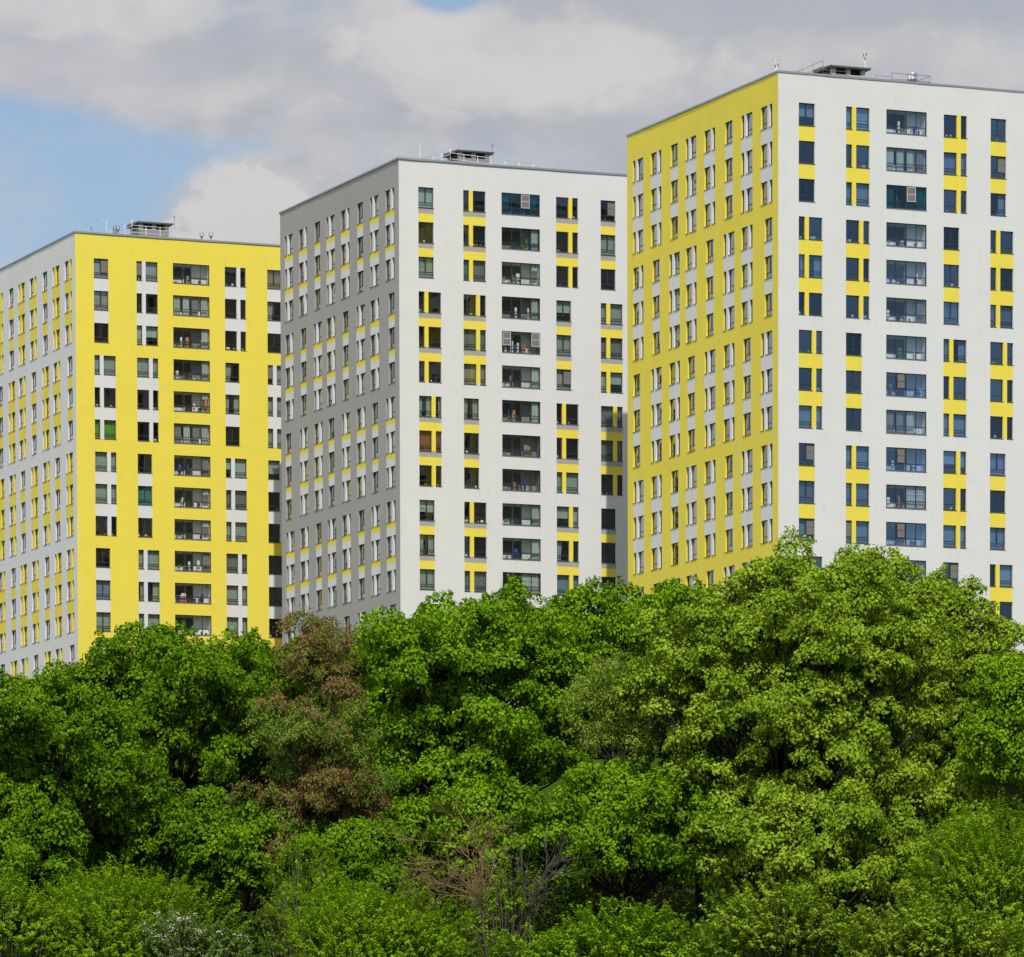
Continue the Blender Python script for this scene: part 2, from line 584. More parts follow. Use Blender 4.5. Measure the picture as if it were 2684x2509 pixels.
def sill_box(mb, ty, X, m):
    W_ = WID[ty]
    z0, z1 = -WH - 0.035, -WH - 0.002
    u0, u1 = -0.02, W_ + 0.03
    mb.hexa([X(u0, -0.045, z0 - 0.012), X(u1, -0.045, z0 - 0.012), X(u1, 0.0 - 0.001, z0), X(u0, -0.001, z0), X(u0, -0.045, z1 - 0.012), X(u1, -0.045, z1 - 0.012), X(u1, -0.001, z1), X(u0, -0.001, z1)], m)


def curtain_geo(mb, ty, X, code, m, rng):
    W_ = WID[ty]
    d = DEP + 0.16

    def wave(u0, u1, z0, z1, m_, amp=0.03, sl=0.0):
        n = max(4, int((u1 - u0) / 0.07))
        for i in range(n):
            a, b = u0 + (u1 - u0) * i / n, u0 + (u1 - u0) * (i + 1) / n
            da, db = d + amp * math.sin(i * 2.1), d + amp * math.sin((i + 1) * 2.1)
            # the free edge of a half curtain swings a little
            sa, sb = sl * (a - u0) / (u1 - u0), sl * (b - u0) / (u1 - u0)
            mb.quad(X(a + sa, da, z0), X(b + sb, db, z0), X(b, db, z1), X(a, da, z1), m_)
    z0, z1 = -WH + 0.05, 0.0
    if code in 'h':
        wave(0, W_ * 0.5, z0, z1, m, sl=-0.12)
    elif code in 'r':
        wave(W_ * 0.5, W_, z0, z1, m, sl=0.0)
    elif code == 'w':
        wave(0, W_ * 0.36, z0, z1, m, sl=-0.06)
        wave(W_ * 0.66, W_, z0, z1, m)
    elif code in 'bt':
        wave(0, W_, -WH + rng.choice([0.1, 0.45, 0.5, 0.75]), z1, m, amp=0.0)
    else:
        wave(0, W_, z0, z1, m)


def curtain_spec(code):
    """code -> (shape, material)"""
    if code in 'hrw':
        return code, CURT['s']
    return ('b' if code in 'b' else 't' if code == 't' else 's'), CURT[code]


# curtains seen in the photograph, one letter per storey from the top
CODES = {
    'A': {0: 'nsdsdgssddus', 1: 'ndbsdddTdsrsb', 3: 'dddhwdbSsSss', 4: 'khdnssbddddd'},  # last column, top: beige cloth stands in for a yellow reflection
    'B': {0: 'bdsdddwpdtws', 1: 'ddSdSkwddddS', 3: 'dddbsnddsbhu', 4: 'nsdsSbSSdddd'},
    'C': {0: 'bdddrdddsnSn', 1: 'tdsdddddd' + 'sSn', 3: 'dldddSrdsbds', 4: 'dnrddSdddlds'},
}
LOG_CODES = {   # per storey: d dark back wall, p pale wall, c curtains, T teal glazing, n grey nets, k russet
    'A': 'pcddrcppppRpp', 'B': 'Tdpdnpdddppbk', 'C': 'pcTppppncnb' + 'np',
}

SPECS = {
    'A': dict(corner=(-40.635, 501.115), wall=YELLOW, band=[(0, 1, WHITE)], pier=WHITE, swall=WHITE2, sband=[(0, 1, YELLOW)], spier=YELLOW, frame=FRAME_B,
              label='yellow-fronted apartment block with white window bands and a white side wall'),
    'B': dict(corner=(-9.507, 464.461), wall=WHITE, band=[(0, 0.41, GREY), (0.41, 1, YELLOW)], pier=YELLOW, swall=GREY, sband=[(0, 0.46, YELLOW), (0.46, 1, WHITE2)], spier=WHITE2, frame=FRAME,
              label='white-fronted apartment block with a plain grey side wall, standing between the two others'),
    'C': dict(corner=(21.596, 427.617), wall=WHITE2, band=[(0, 1, YELLOW)], pier=YELLOW, swall=YELLOW_W, sband=[(0, 1, WHITE2)], spier=WHITE2, frame=FRAME,
              label='white-fronted apartment block with a mustard yellow side wall and navy windows'),
}


def facade(mb, X, length, ops, groups, wall, bands, pier, loggias, flip):
    """wall sheet with openings, bands and reveals. X(u, depth, z)"""
    zb = BASE - ZTOP
    us, zs = {0.0, length}, {zb, 0.0}
    holes, paint = [], []
    for (u0, u1, r, c, ty) in ops:
        zt = ztop_row(r)
        holes.append((u0, u1, zt - WH, zt))
        us |= {u0, u1}
        zs |= {zt, zt - WH}
    for r in range(1, ROWS + 1):
        if loggias:
            zt = ztop_row(r) + 0.04
            holes.append((LOG0, LOG1, zt - 1.86, zt))
            us |= {LOG0, LOG1}
            zs |= {zt, zt - 1.86}
    for (u0, u1, r, c, ty) in groups:
        zt = ztop_row(r)
        if ty != 'S':
            a = u0 + (NW if ty == 'NB' else BW)
            paint.append((a, a + PIER, zt - WH, zt, pier))
        if r % 3 != 0 and r < ROWS:
            h = FLOOR - WH
            for (f0, f1, m) in bands:
                paint.append((u0, u1, zt - WH - h * f1, zt - WH - h * f0, m))
                zs |= {zt - WH - h * f1, zt - WH - h * f0}
    us, zs = sorted(us), sorted(zs)

    def dedup(a):
        o = [a[0]]
        for x in a[1:]:
            if x - o[-1] > 1e-4:
                o.append(x)
        return o
    us, zs = np.array(dedup(us)), np.array(dedup(zs))
    grid = np.zeros((len(us) - 1, len(zs) - 1), int)
    mats = [wall]

    def rng_(a0, a1, arr):
        return int(np.searchsorted(arr, a0 - 1e-3)), int(np.searchsorted(arr, a1 - 1e-3))
    for (u0, u1, z0, z1, m) in paint:
        if m not in mats:
            mats.append(m)
        i0, i1 = rng_(u0, u1, us)
        j0, j1 = rng_(z0, z1, zs)
        grid[i0:i1, j0:j1] = mats.index(m)
    for (u0, u1, z0, z1) in holes:
        i0, i1 = rng_(u0, u1, us)
        j0, j1 = rng_(z0, z1, zs)
        grid[i0:i1, j0:j1] = -1

    def q(a, b, c, d, m):
        if flip:
            mb.quad(d, c, b, a, m)
        else:
            mb.quad(a, b, c, d, m)
    for i in range(len(us) - 1):
        j = 0
        while j < len(zs) - 1:
            g = grid[i, j]
            k = j
            while k < len(zs) - 1 and grid[i, k] == g:
                k += 1
            if g >= 0:
                q(X(us[i], 0, zs[j]), X(us[i + 1], 0, zs[j]), X(us[i + 1], 0, zs[k]), X(us[i], 0, zs[k]), mats[g])
            j = k
    gl = {(r, c): (u0, u1) for (u0, u1, r, c, ty) in groups}
    D = DEP + 0.06
    for (u0, u1, r, c, ty) in ops:
        zt = ztop_row(r)
        a, b = gl[(r, c)]
        ml = wall if abs(u0 - a) < 1e-3 else pier
        mr = wall if abs(u1 - b) < 1e-3 else pier
        q(X(u0, D, zt - WH), X(u0, 0, zt - WH), X(u0, 0, zt), X(u0, D, zt), ml)
        q(X(u1, 0, zt - WH), X(u1, D, zt - WH), X(u1, D, zt), X(u1, 0, zt), mr)
        q(X(u0, 0, zt), X(u1, 0, zt), X(u1, D, zt), X(u0, D, zt), wall)
        q(X(u0, D, zt - WH), X(u1, D, zt - WH), X(u1, 0, zt - WH), X(u0, 0, zt - WH), wall)


_cache = {}


def cached(key, fn):
    if key not in _cache:
        _cache[key] = fn()
    return _cache[key]


LX = lambda u, d, z: (u, d, z)                 # window-local axes: x along the wall, y into the wall


def win_mesh(kind, ty, *a):
    mb = MB()
    if kind == 'frame':
        window_frame(mb, ty, LX, a[0])
    elif kind == 'pane':
        pane_quad(mb, ty, LX, a[0])
    elif kind == 'sill':
        sill_box(mb, ty, LX, SILL)
    elif kind == 'curtain':
        curtain_geo(mb, ty, LX, a[0], a[1], random.Random(a[2]))
    elif kind == 'net':
        W_ = WID[ty]
        u0 = W_ * 0.53 if ty == 'S' else 0.06
        d = DEP - 0.018
        mb.box(u0, W_ - 0.05, d, d + 0.008, -WH + 0.50, -0.05, NETM)
        for z in (-WH + 0.49, -0.68, -0.06):
            mb.box(u0, W_ - 0.05, d - 0.006, d - 0.001, z, z + 0.022, a[0])
    me = mb.mesh(kind)
    return me


def add_window(root, key, ty, loc, rot, code, frame, rng):
    me = cached(('frame', ty, frame.name), lambda: win_mesh('frame', ty, frame))
    wo = link('window', me, root, loc, rot)
    link('pane', cached(('pane', ty, key), lambda: win_mesh('pane', ty, PANE[key])), wo)
    link('sill', cached(('sill', ty), lambda: win_mesh('sill', ty)), wo)
    if code == 'n':
        link('insect_net', cached(('net', ty), lambda: win_mesh('net', ty, FRAME)), wo)
        if rng.random() < 0.4:
            code = 's'
    if code not in 'dn':
        shape, m = curtain_spec(code)
        v = rng.randrange(3)
        link('curtain', cached(('cur', ty, shape, m.name, v), lambda: win_mesh('curtain', ty, shape, m, v)), wo)
    elif rng.random() < 0.5:
        mb = MB()                              # pot plants and clutter on the inner sill
        for k in range(rng.randrange(1, 4)):
            u = rng.uniform(0.12, WID[ty] - 0.2)
            s = rng.uniform(0.05, 0.11)
            mb.hexa([(u - s * .7, DEP + .07, -WH + .08), (u + s * .7, DEP + .07, -WH + .08), (u + s * .7, DEP + .07 + s, -WH + .08), (u - s * .7, DEP + .07 + s, -WH + .08),
                     (u - s, DEP + .06, -WH + .1 + 1.6 * s), (u + s, DEP + .06, -WH + .1 + 1.6 * s), (u + s, DEP + .08 + s, -WH + .1 + 1.6 * s), (u - s, DEP + .08 + s, -WH + .1 + 1.6 * s)], rng.choice(JUNK[:1] * 3 + JUNK))
        link('sill_clutter', mb.mesh('clutter'), wo)
    return wo


LW, LH, LDEP = LOG1 - LOG0, 1.86, 1.0


def loggia_frame(fm, offs):
    mb = MB()
    e, fw = 0.004, 0.06
    d0, d1 = 0.06, 0.13
    mb.box(e, LW - e, d0, d1, -fw, -e, fm)
    mb.box(e, LW - e, d0, d1, -LH + e, -LH + fw, fm)
    mb.box(e, fw, d0, d1, -LH + fw, -fw, fm)
    mb.box(LW - fw, LW - e, d0, d1, -LH + fw, -fw, fm)
    mb.box(fw, LW - fw, d0 + 0.003, d1, -LH + 0.56, -LH + 0.62, fm)
    for k, u in enumerate(offs):
        hw = 0.045 if k == 1 else 0.026
        mb.box(u - hw, u + hw, d0 + 0.001, d1 - 0.003, -LH + fw, -LH + 0.56, fm)
        mb.box(u - hw, u + hw, d0 + 0.001, d1 - 0.003, -LH + 0.62, -fw, fm)
    mb.hexa([(-0.02, -0.03, -LH - 0.05), (LW + 0.02, -0.03, -LH - 0.05), (LW + 0.02, 0.06, -LH - 0.02), (-0.02, 0.06, -LH - 0.02),
             (-0.02, -0.03, -LH - 0.015), (LW + 0.02, -0.03, -LH - 0.015), (LW + 0.02, 0.06, -LH + 0.003), (-0.02, 0.06, -LH + 0.003)], SILL)
    return mb.mesh('loggia')


def loggia_room(wm, sm):
    """back wall, side walls, floor and ceiling of the glazed loggia"""
    mb = MB()
    zf, zc = -LH - 0.35, 0.12
    y0, y1 = 0.135, LDEP
    u0, u1 = 0.004, LW - 0.004
    mb.quad((u0, y1, zf), (u1, y1, zf), (u1, y1, zc), (u0, y1, zc), wm)
    mb.quad((u0, y0, zf), (u0, y1, zf), (u0, y1, zc), (u0, y0, zc), sm)
    mb.quad((u1, y1, zf), (u1, y0, zf), (u1, y0, zc), (u1, y1, zc), sm)
    mb.quad((u0, y0, zc), (u0, y1, zc), (u1, y1, zc), (u1, y0, zc), sm)
    mb.quad((u0, y0, zf), (u1, y0, zf), (u1, y1, zf), (u0, y1, zf), LOGGIA_D)
    return mb.mesh('loggia_room')


def loggia_door():
    mb = MB()
    y0, y1 = LDEP - 0.07, LDEP - 0.004
    z0, z1 = -LH - 0.3, -0.15
    for a, b, lo in ((0.35, 1.35, -LH + 0.55), (1.42, 2.15, z0)):
        mb.box(a, b, y0, y1, z1 - 0.09, z1, DOORDARK)
        mb.box(a, b, y0, y1, lo, lo + 0.1, DOORDARK)
        mb.box(a, a + 0.09, y0, y1, lo + 0.1, z1 - 0.09, DOORDARK)
        mb.box(b - 0.09, b, y0, y1, lo + 0.1, z1 - 0.09, DOORDARK)
        mb.quad((a, y0 + 0.02, lo), (b, y0 + 0.02, lo), (b, y0 + 0.02, z1), (a, y0 + 0.02, z1), DARKROOM)
    return mb.mesh('balcony_door')


def loggia_railing():
    mb = MB()
    y = 0.19
    mb.box(0.05, LW - 0.05, y, y + 0.03, -LH + 0.5, -LH + 0.54, DOORDARK)
    n = 30
    for i in range(n):
        u = 0.1 + (LW - 0.2) * i / (n - 1)
        mb.box(u - 0.009, u + 0.009, y + 0.004, y + 0.022, -LH - 0.3, -LH + 0.5, DOORDARK)
    return mb.mesh('railing')


def add_loggia(root, key, row, loc, code, fm, rng):
    eq = [LW * .25, LW * .5, LW * .75]
    un = [LW * .26, LW * .5, LW * .76]
    lo = link('loggia', cached(('lf', fm.name, key == 'C'), lambda: loggia_frame(fm, eq if key == 'C' else un)), root, loc)
    pale = code in 'pcrRnT' or (key == 'C' and code != 'd')
    wm = LOGGIA_W if pale else LOGGIA_D
    sm = LOGGIA_W if (key != 'B' or code == 'p') else LOGGIA_D
    link('loggia_room', cached(('lr', wm.name, sm.name), lambda: loggia_room(wm, sm)), lo)
    link('balcony_door', cached(('ld',), loggia_door), lo)
    gm_ = TEALGLASS if code == 'T' else (CLEAR[key] if code in 'pdrRcbk' else PANE[key])

    def pane():
        mb = MB()
        mb.quad((0.02, 0.1, -LH + 0.02), (LW - 0.02, 0.1, -LH + 0.02), (LW - 0.02, 0.1, -0.02), (0.02, 0.1, -0.02), gm_)
        return mb.mesh('pane')
    link('pane', cached(('lp', gm_.name), pane), lo)
    if code in 'pdrR' and key in 'AB' and rng.random() < 0.8:
        link('railing', cached(('lrail',), loggia_railing), lo)

    def drape(u0, u1, m, z0=-LH + 0.05):
        mb = MB()
        n = max(6, int((u1 - u0) / 0.08))
        for i in range(n):
            a, b = u0 + (u1 - u0) * i / n, u0 + (u1 - u0) * (i + 1) / n
            mb.quad((a, .26 + .035 * math.sin(i * 1.9), z0), (b, .26 + .035 * math.sin(i * 1.9 + 1.9), z0), (b, .26 + .035 * math.sin(i * 1.9 + 1.9), 0.0), (a, .26 + .035 * math.sin(i * 1.9), 0.0), m)
        return mb.mesh('curtain')
    if code == 'c':
        for a, b in ((0.15, 0.8), (1.05, 1.7), (1.95, 2.6), (2.85, 3.5)):
            if rng.random() < 0.85:
                link('curtain', drape(a, b, CURT[rng.choice('sbS')]), lo)
    elif code == 'b':
        link('curtain', drape(LW * .5, LW * .97, CURT['t'], -LH + 0.1), lo)
    elif code == 'k':
        link('curtain', drape(LW * .5, LW * .97, CURT['p'], -0.5), lo)
    elif code == 'T':
        link('curtain', drape(0.1, LW * .22, CURT['T']), lo)
        link('curtain', drape(LW * .76, LW * .95, CURT['T']), lo)
    elif code in 'pdr' and rng.random() < 0.5:
        link('curtain', drape(LW * .80, LW * .97, CURT[rng.choice('sSb')], rng.choice([-LH + .1, -.6])), lo)
    nets = {'n': [(0.02, 0.24), (0.77, 0.99)], 'T': [(0.51, 0.74)]}.get(code, [])
    if code == 'n' and key == 'C':
        nets = [(0.27, 0.48)] + ([(0.78, 0.98)] if row % 2 else [])
    for a, b in nets:
        mb = MB()
        white = code == 'T' or key == 'B'
        u0, u1 = LW * a + 0.03, LW * b - 0.03
        mb.box(u0, u1, 0.045, 0.055, -LH + 0.64, -0.07, NETM)
        fm2 = WHITEPVC if white else FRAME
        for z in (-LH + 0.64, -0.66, -0.1):
            mb.box(u0, u1, 0.03, 0.044, z, z + 0.03, fm2)
        for u in (u0, u1 - 0.03):
            mb.box(u, u + 0.03, 0.033, 0.043, -LH + 0.66, -0.1, fm2)
        link('insect_net', mb.mesh('net'), lo)
    mb = MB()
    for k in range(rng.randrange(3, 9)):
        u = rng.uniform(0.15, LW - 0.5)
        s = rng.uniform(0.08, 0.24)
        m = rng.choice([JUNK[0], JUNK[0], JUNK[0], LOGGIA_D, JUNK[3], JUNK[2], JUNK[4]])
        mb.box(u, u + s * rng.uniform(.8, 1.8), .3, .3 + s, -LH - .3, -LH + rng.choice([rng.uniform(.05, .5), rng.uniform(.4, 1.1)]), m)
    if code == 'R':
        for k in range(4):
            mb.box(.5 + k * .22, .66 + k * .22, .24, .27, -LH + .12 + .05 * (k % 2), -LH + .5, JUNK[1])
        mb.box(1.75, 2.2, .24, .3, -LH + .1, -LH + .45, JUNK[2])
    if code == 'r':
        mb.box(LW - .45, LW - .2, .3, .6, -LH, -.6, JUNK[3])
    link('stored_clutter', mb.mesh('clutter'), lo)
    return lo


def block(key, spec, seed):
    rng = random.Random(seed)
    cx, cy = spec['corner']
    root = bpy.data.objects.new('apartment_building', None)
    COL.objects.link(root)
    root.location = (cx, cy, ZTOP)
    root.rotation_euler = (0, 0, YAW)
    tag(root, spec['label'], 'apartment building', 'apartment blocks on the hilltop')
    # local axes: x along the front, y along the side, z from the parapet down
    fops, fgr = openings_front()
    sops, sgr = openings_side()
    mb = MB()
    XF = lambda u, d, z: (u, d, z)
    XS = lambda u, d, z: (d, u, z)
    facade(mb, XF, LEN_F, fops, fgr, spec['wall'], spec['band'], spec['pier'], True, False)
    facade(mb, XS, LEN_S, sops, sgr, spec['swall'], spec['sband'], spec['spier'], False, True)
    zb = BASE - ZTOP
    mb.quad((LEN_F, 0, zb), (LEN_F, LEN_S, zb), (LEN_F, LEN_S, 0), (LEN_F, 0, 0), spec['swall'])
    mb.quad((LEN_F, LEN_S, zb), (0, LEN_S, zb), (0, LEN_S, 0), (LEN_F, LEN_S, 0), spec['wall'])
    # parapet inner faces and thickness
    for r in range(1, ROWS + 1):
        zt = ztop_row(r) + 0.04
        for a, b in ((LOG0, 0), (LOG1, 1)):
            p = [(a, 0, zt - LH), (a, .14, zt - LH), (a, .14, zt), (a, 0, zt)]
            mb.quad(*(p if b else p[::-1]), spec['wall'])
        mb.quad((LOG0, 0, zt), (LOG1, 0, zt), (LOG1, .14, zt), (LOG0, .14, zt), spec['wall'])
        mb.quad((LOG0, .14, zt - LH), (LOG1, .14, zt - LH), (LOG1, 0, zt - LH), (LOG0, 0, zt - LH), spec['wall'])
    link('wall', mb.mesh('wall'), root)
    # dim interior behind the windows, clear of the loggias
    mb = MB()
    i0 = 1.6
    x1, y1 = LEN_F - 0.2, LEN_S - 0.2
    mb.quad((i0, i0, zb), (x1, i0, zb), (x1, i0, -1), (i0, i0, -1), DARKROOM)
    mb.quad((i0, y1, zb), (i0, i0, zb), (i0, i0, -1), (i0, y1, -1), DARKROOM)
    for r in range(1, ROWS + 1):
        z = ztop_row(r) - WH - 0.75
        mb.box(0.26, i0 - .003, 0.26, y1, z, z + 0.22, DARKROOM)
        mb.box(i0, LOG0 - .05, 0.26, i0 - .003, z, z + 0.22, DARKROOM)
        mb.box(LOG1 + .05, x1, 0.26, i0 - .003, z, z + 0.22, DARKROOM)
    for c in range(7):
        yv = (S_NEAR[c] + GW + S_NEAR[c + 1]) / 2
        mb.box(0.24, i0 - .006, yv - .05, yv + .05, zb, -1.2, DARKROOM)
    for xv in (4.9, 8.9, 14.1, 18.0):
        mb.box(xv - .05, xv + .05, 0.24, i0 - .006, zb, -1.2, DARKROOM)
    link('interior', mb.mesh('interior'), root)
    # roof deck and coping
    mb = MB()
    mb.box(0.35, LEN_F - .35, .35, LEN_S - .35, -0.62, -0.5, ROOFING)
    for (a, b, c, d) in ((0.28, LEN_F - .28, .28, .35), (0.28, LEN_F - .28, LEN_S - .35, LEN_S - .28), (0.28, .35, .35, LEN_S - .35), (LEN_F - .35, LEN_F - .28, .35, LEN_S - .35)):
        mb.box(a, b, c, d, -0.7, -.01, ROOFING)
    link('roof', mb.mesh('roof'), root)
    mb = MB()
    rc = random.Random(seed + 5)
    oh = {'A': .085, 'B': .095, 'C': .05}[key]

    def strip(P, n):
        """P(s, o): point along the edge at fraction s, o metres outwards"""
        prof = [(0.36, 0.07), (0.0, 0.12), (1.0, 0.11), (1.0, -0.055), (0.92, -0.055), (0.9, 0.02), (0.0, 0.01)]
        rows = []
        dr, lean = 0.0, 0.0
        for i in range(n + 1):
            dr = 0.6 * dr + rc.uniform(-.012, .012)
            lean = 0.75 * lean + rc.uniform(-.018, .018)
            row = []
            for k, (o, z) in enumerate(prof):
                oo = -o if k == 0 else (0.0 if o == 0 else oh * o + (lean if z < 0.05 else lean * .5))
                row.append(P(i / n, max(oo, -.4) if k in (0, 1, 6) else max(oo, .012), z + dr * (1 if z < .05 else .4)))
            rows.append(row)
        for i in range(n):
            for k in range(len(prof) - 1):
                mb.quad(rows[i][k], rows[i + 1][k], rows[i + 1][k + 1], rows[i][k + 1], COPING)
    def strip_axis(axis):
        n = 14
        L = LEN_F if axis == 'x' else LEN_S

        def P(s, o, z):
            a = -max(o, -.36) + (L + 2 * max(o, -.36)) * s
            return (a, -o, z) if axis == 'x' else (-o, a, z)
        strip(P, n)

        def P2(s, o, z):
            a = -max(o, -.36) + (L + 2 * max(o, -.36)) * s
            return (a, LEN_S + o, z) if axis == 'x' else (LEN_F + o, a, z)
        strip(P2, n)
    strip_axis('x')
    strip_axis('y')
    link('roof_coping', mb.mesh('roof_coping'), root)
    # windows
    count = 0
    for (u0, u1, r, c, ty) in fops:
        if r > 15:
            continue
        s = CODES[key].get(c, 'd')
        if r <= len(s):
            code = s[r - 1]
        else:
            code = rng.choice('dnsSbdn')
        if ty == 'N' and code == 'n':
            code = 'n'
        elif ty == 'B' and code == 'n':
            code = 's'
        add_window(root, key, ty, (u0, 0, ztop_row(r)), None, code, spec['frame'], rng)
        count += 1
    low = [o for o in fops if o[2] > 15]
    # side facade: the biggest ones as windows of their own up to a hundred, the rest in one sheet
    srt = sorted([o for o in sops if o[2] <= 15 and o[4] != 'N'], key=lambda o: (o[3], o[2]))
    own = set(srt[:max(0, 100 - count)])
    for (u0, u1, r, c, ty) in own:
        # window-local x runs back towards the corner so that y still points into the wall
        add_window(root, key, ty, (0, u1, ztop_row(r)), (0, 0, -math.pi / 2), rng.choice('dsdSd'), spec['frame'], rng)
    mb = MB()
    for (u0, u1, r, c, ty) in [o for o in sops if o not in own]:
        z = ztop_row(r)
        X = lambda u, d, zz: (d, u1 - u, z + zz)
        window_frame(mb, ty, X, spec['frame'])
        pane_quad(mb, ty, X, PANE[key])
        sill_box(mb, ty, X, SILL)
        code = rng.choice('sddbSsdw')
        if code != 'd':
            shape, m = curtain_spec(code)
            curtain_geo(mb, ty, X, shape, m, rng)
    for (u0, u1, r, c, ty) in low:
        z = ztop_row(r)
        X = lambda u, d, zz: (u0 + u, d, z + zz)
        window_frame(mb, ty, X, spec['frame'])
        pane_quad(mb, ty, X, PANE[key])
    ws = link('windows', mb.mesh('windows'), root)
    ws['kind'] = 'stuff'
    lc = LOG_CODES[key]
    for r in range(1, ROWS + 1):
        code = lc[r - 1] if r <= len(lc) else 'd'
        add_loggia(root, key, r, (LOG0, 0, ztop_row(r) + 0.04), code, spec['frame'], rng)
    roof_gear(root, key)
    return root


def roof_gear(root, key):
    zr = -0.5
    x0, x1 = {'A': (8.25, 11.85), 'B': (7.95, 11.5), 'C': (7.6, 11.3)}[key]
    y0, y1 = 5.9, 9.3
    zt = {'A': 2.5, 'B': 2.35, 'C': 2.22}[key]
    mb = MB()
    wallm = CONC if key == 'C' else BRICKW
    b0, b1, c0, c1 = x0 + .3, x1 - .35, y0 + .35, y1 - .35
    lowz = zt - .62
    mb.box(b0, b1, c0, c1, zr, lowz, wallm)
    npil = 3
    for i in range(npil):
        a = b0 + (b1 - b0 - .36) * i / (npil - 1)
        for cc in (c0, c1 - .3):
            mb.box(a, a + .36, cc, cc + .3, lowz, zt - .16, CONC)
    mb.box(b0 + .1, b1 - .1, c0 + .6, c1 - .6, lowz, zt - .16, DARKROOM)
    vent = link('ventilation_house', mb.mesh('ventilation_house'), root)
    mb = MB()
    mb.hexa([(x0, y0, zt - .14), (x1, y0, zt - .14), (x1, y1, zt - .16), (x0, y1, zt - .16), (x0, y0, zt), (x1, y0, zt), (x1 - .1, y1, zt + .2), (x0 + .1, y1, zt + .2)], VENTROOF)
    for i in range(7):
        a = x0 + .12 + (x1 - x0 - .24) * i / 6
        mb.box(a - .015, a + .015, y0 + .01, y1 - .3, zt + .003, zt + .035, VENTROOF)
    link('roof', mb.mesh('roof'), vent)

    def rail(pts, hs, m, rad=0.024, posts=True):
        mb_ = MB()
        for h in hs:
            mb_.tube([(x, y, zr + h) for x, y in pts], rad, m, 6)
        for (xa, ya), (xb, yb) in zip(pts[:-1], pts[1:]):
            L = math.hypot(xb - xa, yb - ya)
            n = max(1, round(L / 1.6))
            for i in range(n + 1):
                f = i / n
                mb_.tube([(xa + (xb - xa) * f, ya + (yb - ya) * f, zr), (xa + (xb - xa) * f, ya + (yb - ya) * f, zr + max(hs))], rad, m, 6)
        link('railing', mb_.mesh('railing', True), root)

    if key == 'C':
        rail([(5.5, 3.0), (5.5, 8.6)], (1.35, 1.9, 2.36), STEEL_R, 0.02)
        rail([(5.5, 3.0), (7.8, 3.05)], (1.35, 1.62), STEEL_R, 0.02)
        rail([(11.9, 3.4), (15.4, 3.4)], (1.45, 1.92), STEEL_R, 0.02)
        rail([(15.4, 3.4), (15.4, 5.4)], (1.45, 1.92), STEEL_R, 0.02)
        rail([(10.4, 3.4), (11.9, 3.4)], (1.6,), STEEL_R, 0.016)
        mb = MB()
        cyl = [(14.05 + .4 * math.cos(a), 3.9 + .4 * math.sin(a)) for a in [2 * math.pi * i / 20 for i in range(20)]]
        mb.tube([(14.05, 3.9, zr), (14.05, 3.9, 1.02), (14.05, 3.9, 1.03), (14.05, 3.9, 1.2), (14.05, 3.9, 1.22), (14.05, 3.9, 1.55), (14.05, 3.9, 1.6)], [.38, .38, .42, .42, .41, .41, .43], TIN, 20)
        link('vent_pipe', mb.mesh('vent_pipe', True), root)
        lights = [(10.9, 6.2, 3.35, 3), (0.35, 1.0, .72, 2)]
        ant = (4.6, 10.0, 3.25)
    elif key == 'B':
        rail([(6.07, 3.0), (5.8, 8.2)], (1.25, 1.8, 2.28), STEEL_W)
        rail([(6.07, 3.0), (14.8, 5.0)], (1.4, 1.93), STEEL_W)
        lights = [(11.4, 6.1, 3.0, 1), (1.43, 3.0, .66, 1)]
        ant = (5.24, 8.0, 3.1)
    else:
        rail([(6.67, 3.0), (6.4, 8.4)], (1.4, 2.0, 2.55), STEEL_W)
        rail([(6.67, 3.0), (11.0, 3.3)], (1.4, 1.75, 2.05), STEEL_W)
        lights = [(12.05, 6.2, 3.2, 1), (2.62, 3.0, 1.0, 1)]
        ant = (5.16, 6.0, 2.45)
        for (x, y, z) in ((13.31, 2.0, 1.18), (14.25, 2.0, 1.24), (6.0, 6.0, 1.95), (6.4, 6.4, 2.05), (5.6, 5.2, 1.35), (5.9, 5.4, 1.4)):
            mb = MB()
            mb.tube([(x, y, zr), (x, y, z - .42)], .07, STEEL_D, 10)
            mb.tube([(x, y, z - .55), (x, y, z - .5), (x, y, z - .47), (x, y, z - .38)], [.09, .13, .13, .17], STEEL_D, 12)
            for k in (-1, 1):
                mb.tube([(x + .16 * k, y, z - .42), (x + .17 * k, y, z)], .03, STEEL_D, 6)
            mb.tube([(x, y, z - .02), (x, y, z)], [.05, .05], STEEL_D, 8)
            link('vent_pipe', mb.mesh('vent_pipe', True), root)
    for (x, y, z, n) in lights:
        mb = MB()
        mb.tube([(x, y, zr), (x, y, z - .1)], .022, STEEL_D if key != 'C' else STEEL_W, 6)
        if n > 1:
            mb.tube([(x - .13, y, z - .22), (x + .13, y, z - .12)], .014, STEEL_W, 6)
        lo = link('obstruction_light', mb.mesh('mast', True), root)
        for k in range(n):
            dx, dz = ((0, 0),) [0] if n == 1 else [(-.13, -.06), (.13, .04), (0, -.3)][k]
            mb = MB()
            mb.tube([(x + dx, y, z + dz - .12), (x + dx, y, z + dz - .03)], .05, STEEL_D, 8)
            mb.tube([(x + dx, y, z + dz - .03), (x + dx, y, z + dz + .06), (x + dx, y, z + dz + .1)], [.045, .05, .025], REDLAMP, 10)
            link('lamp', mb.mesh('lamp', True), lo)
    x, y, z = ant
    mb = MB()
    mb.tube([(x, y, zr), (x, y, z)], .022, STEEL_W, 6)
    mb.tube([(x - .62, y - .1, z - .08), (x + .62, y + .1, z - .02)], .013, STEEL_W, 5)
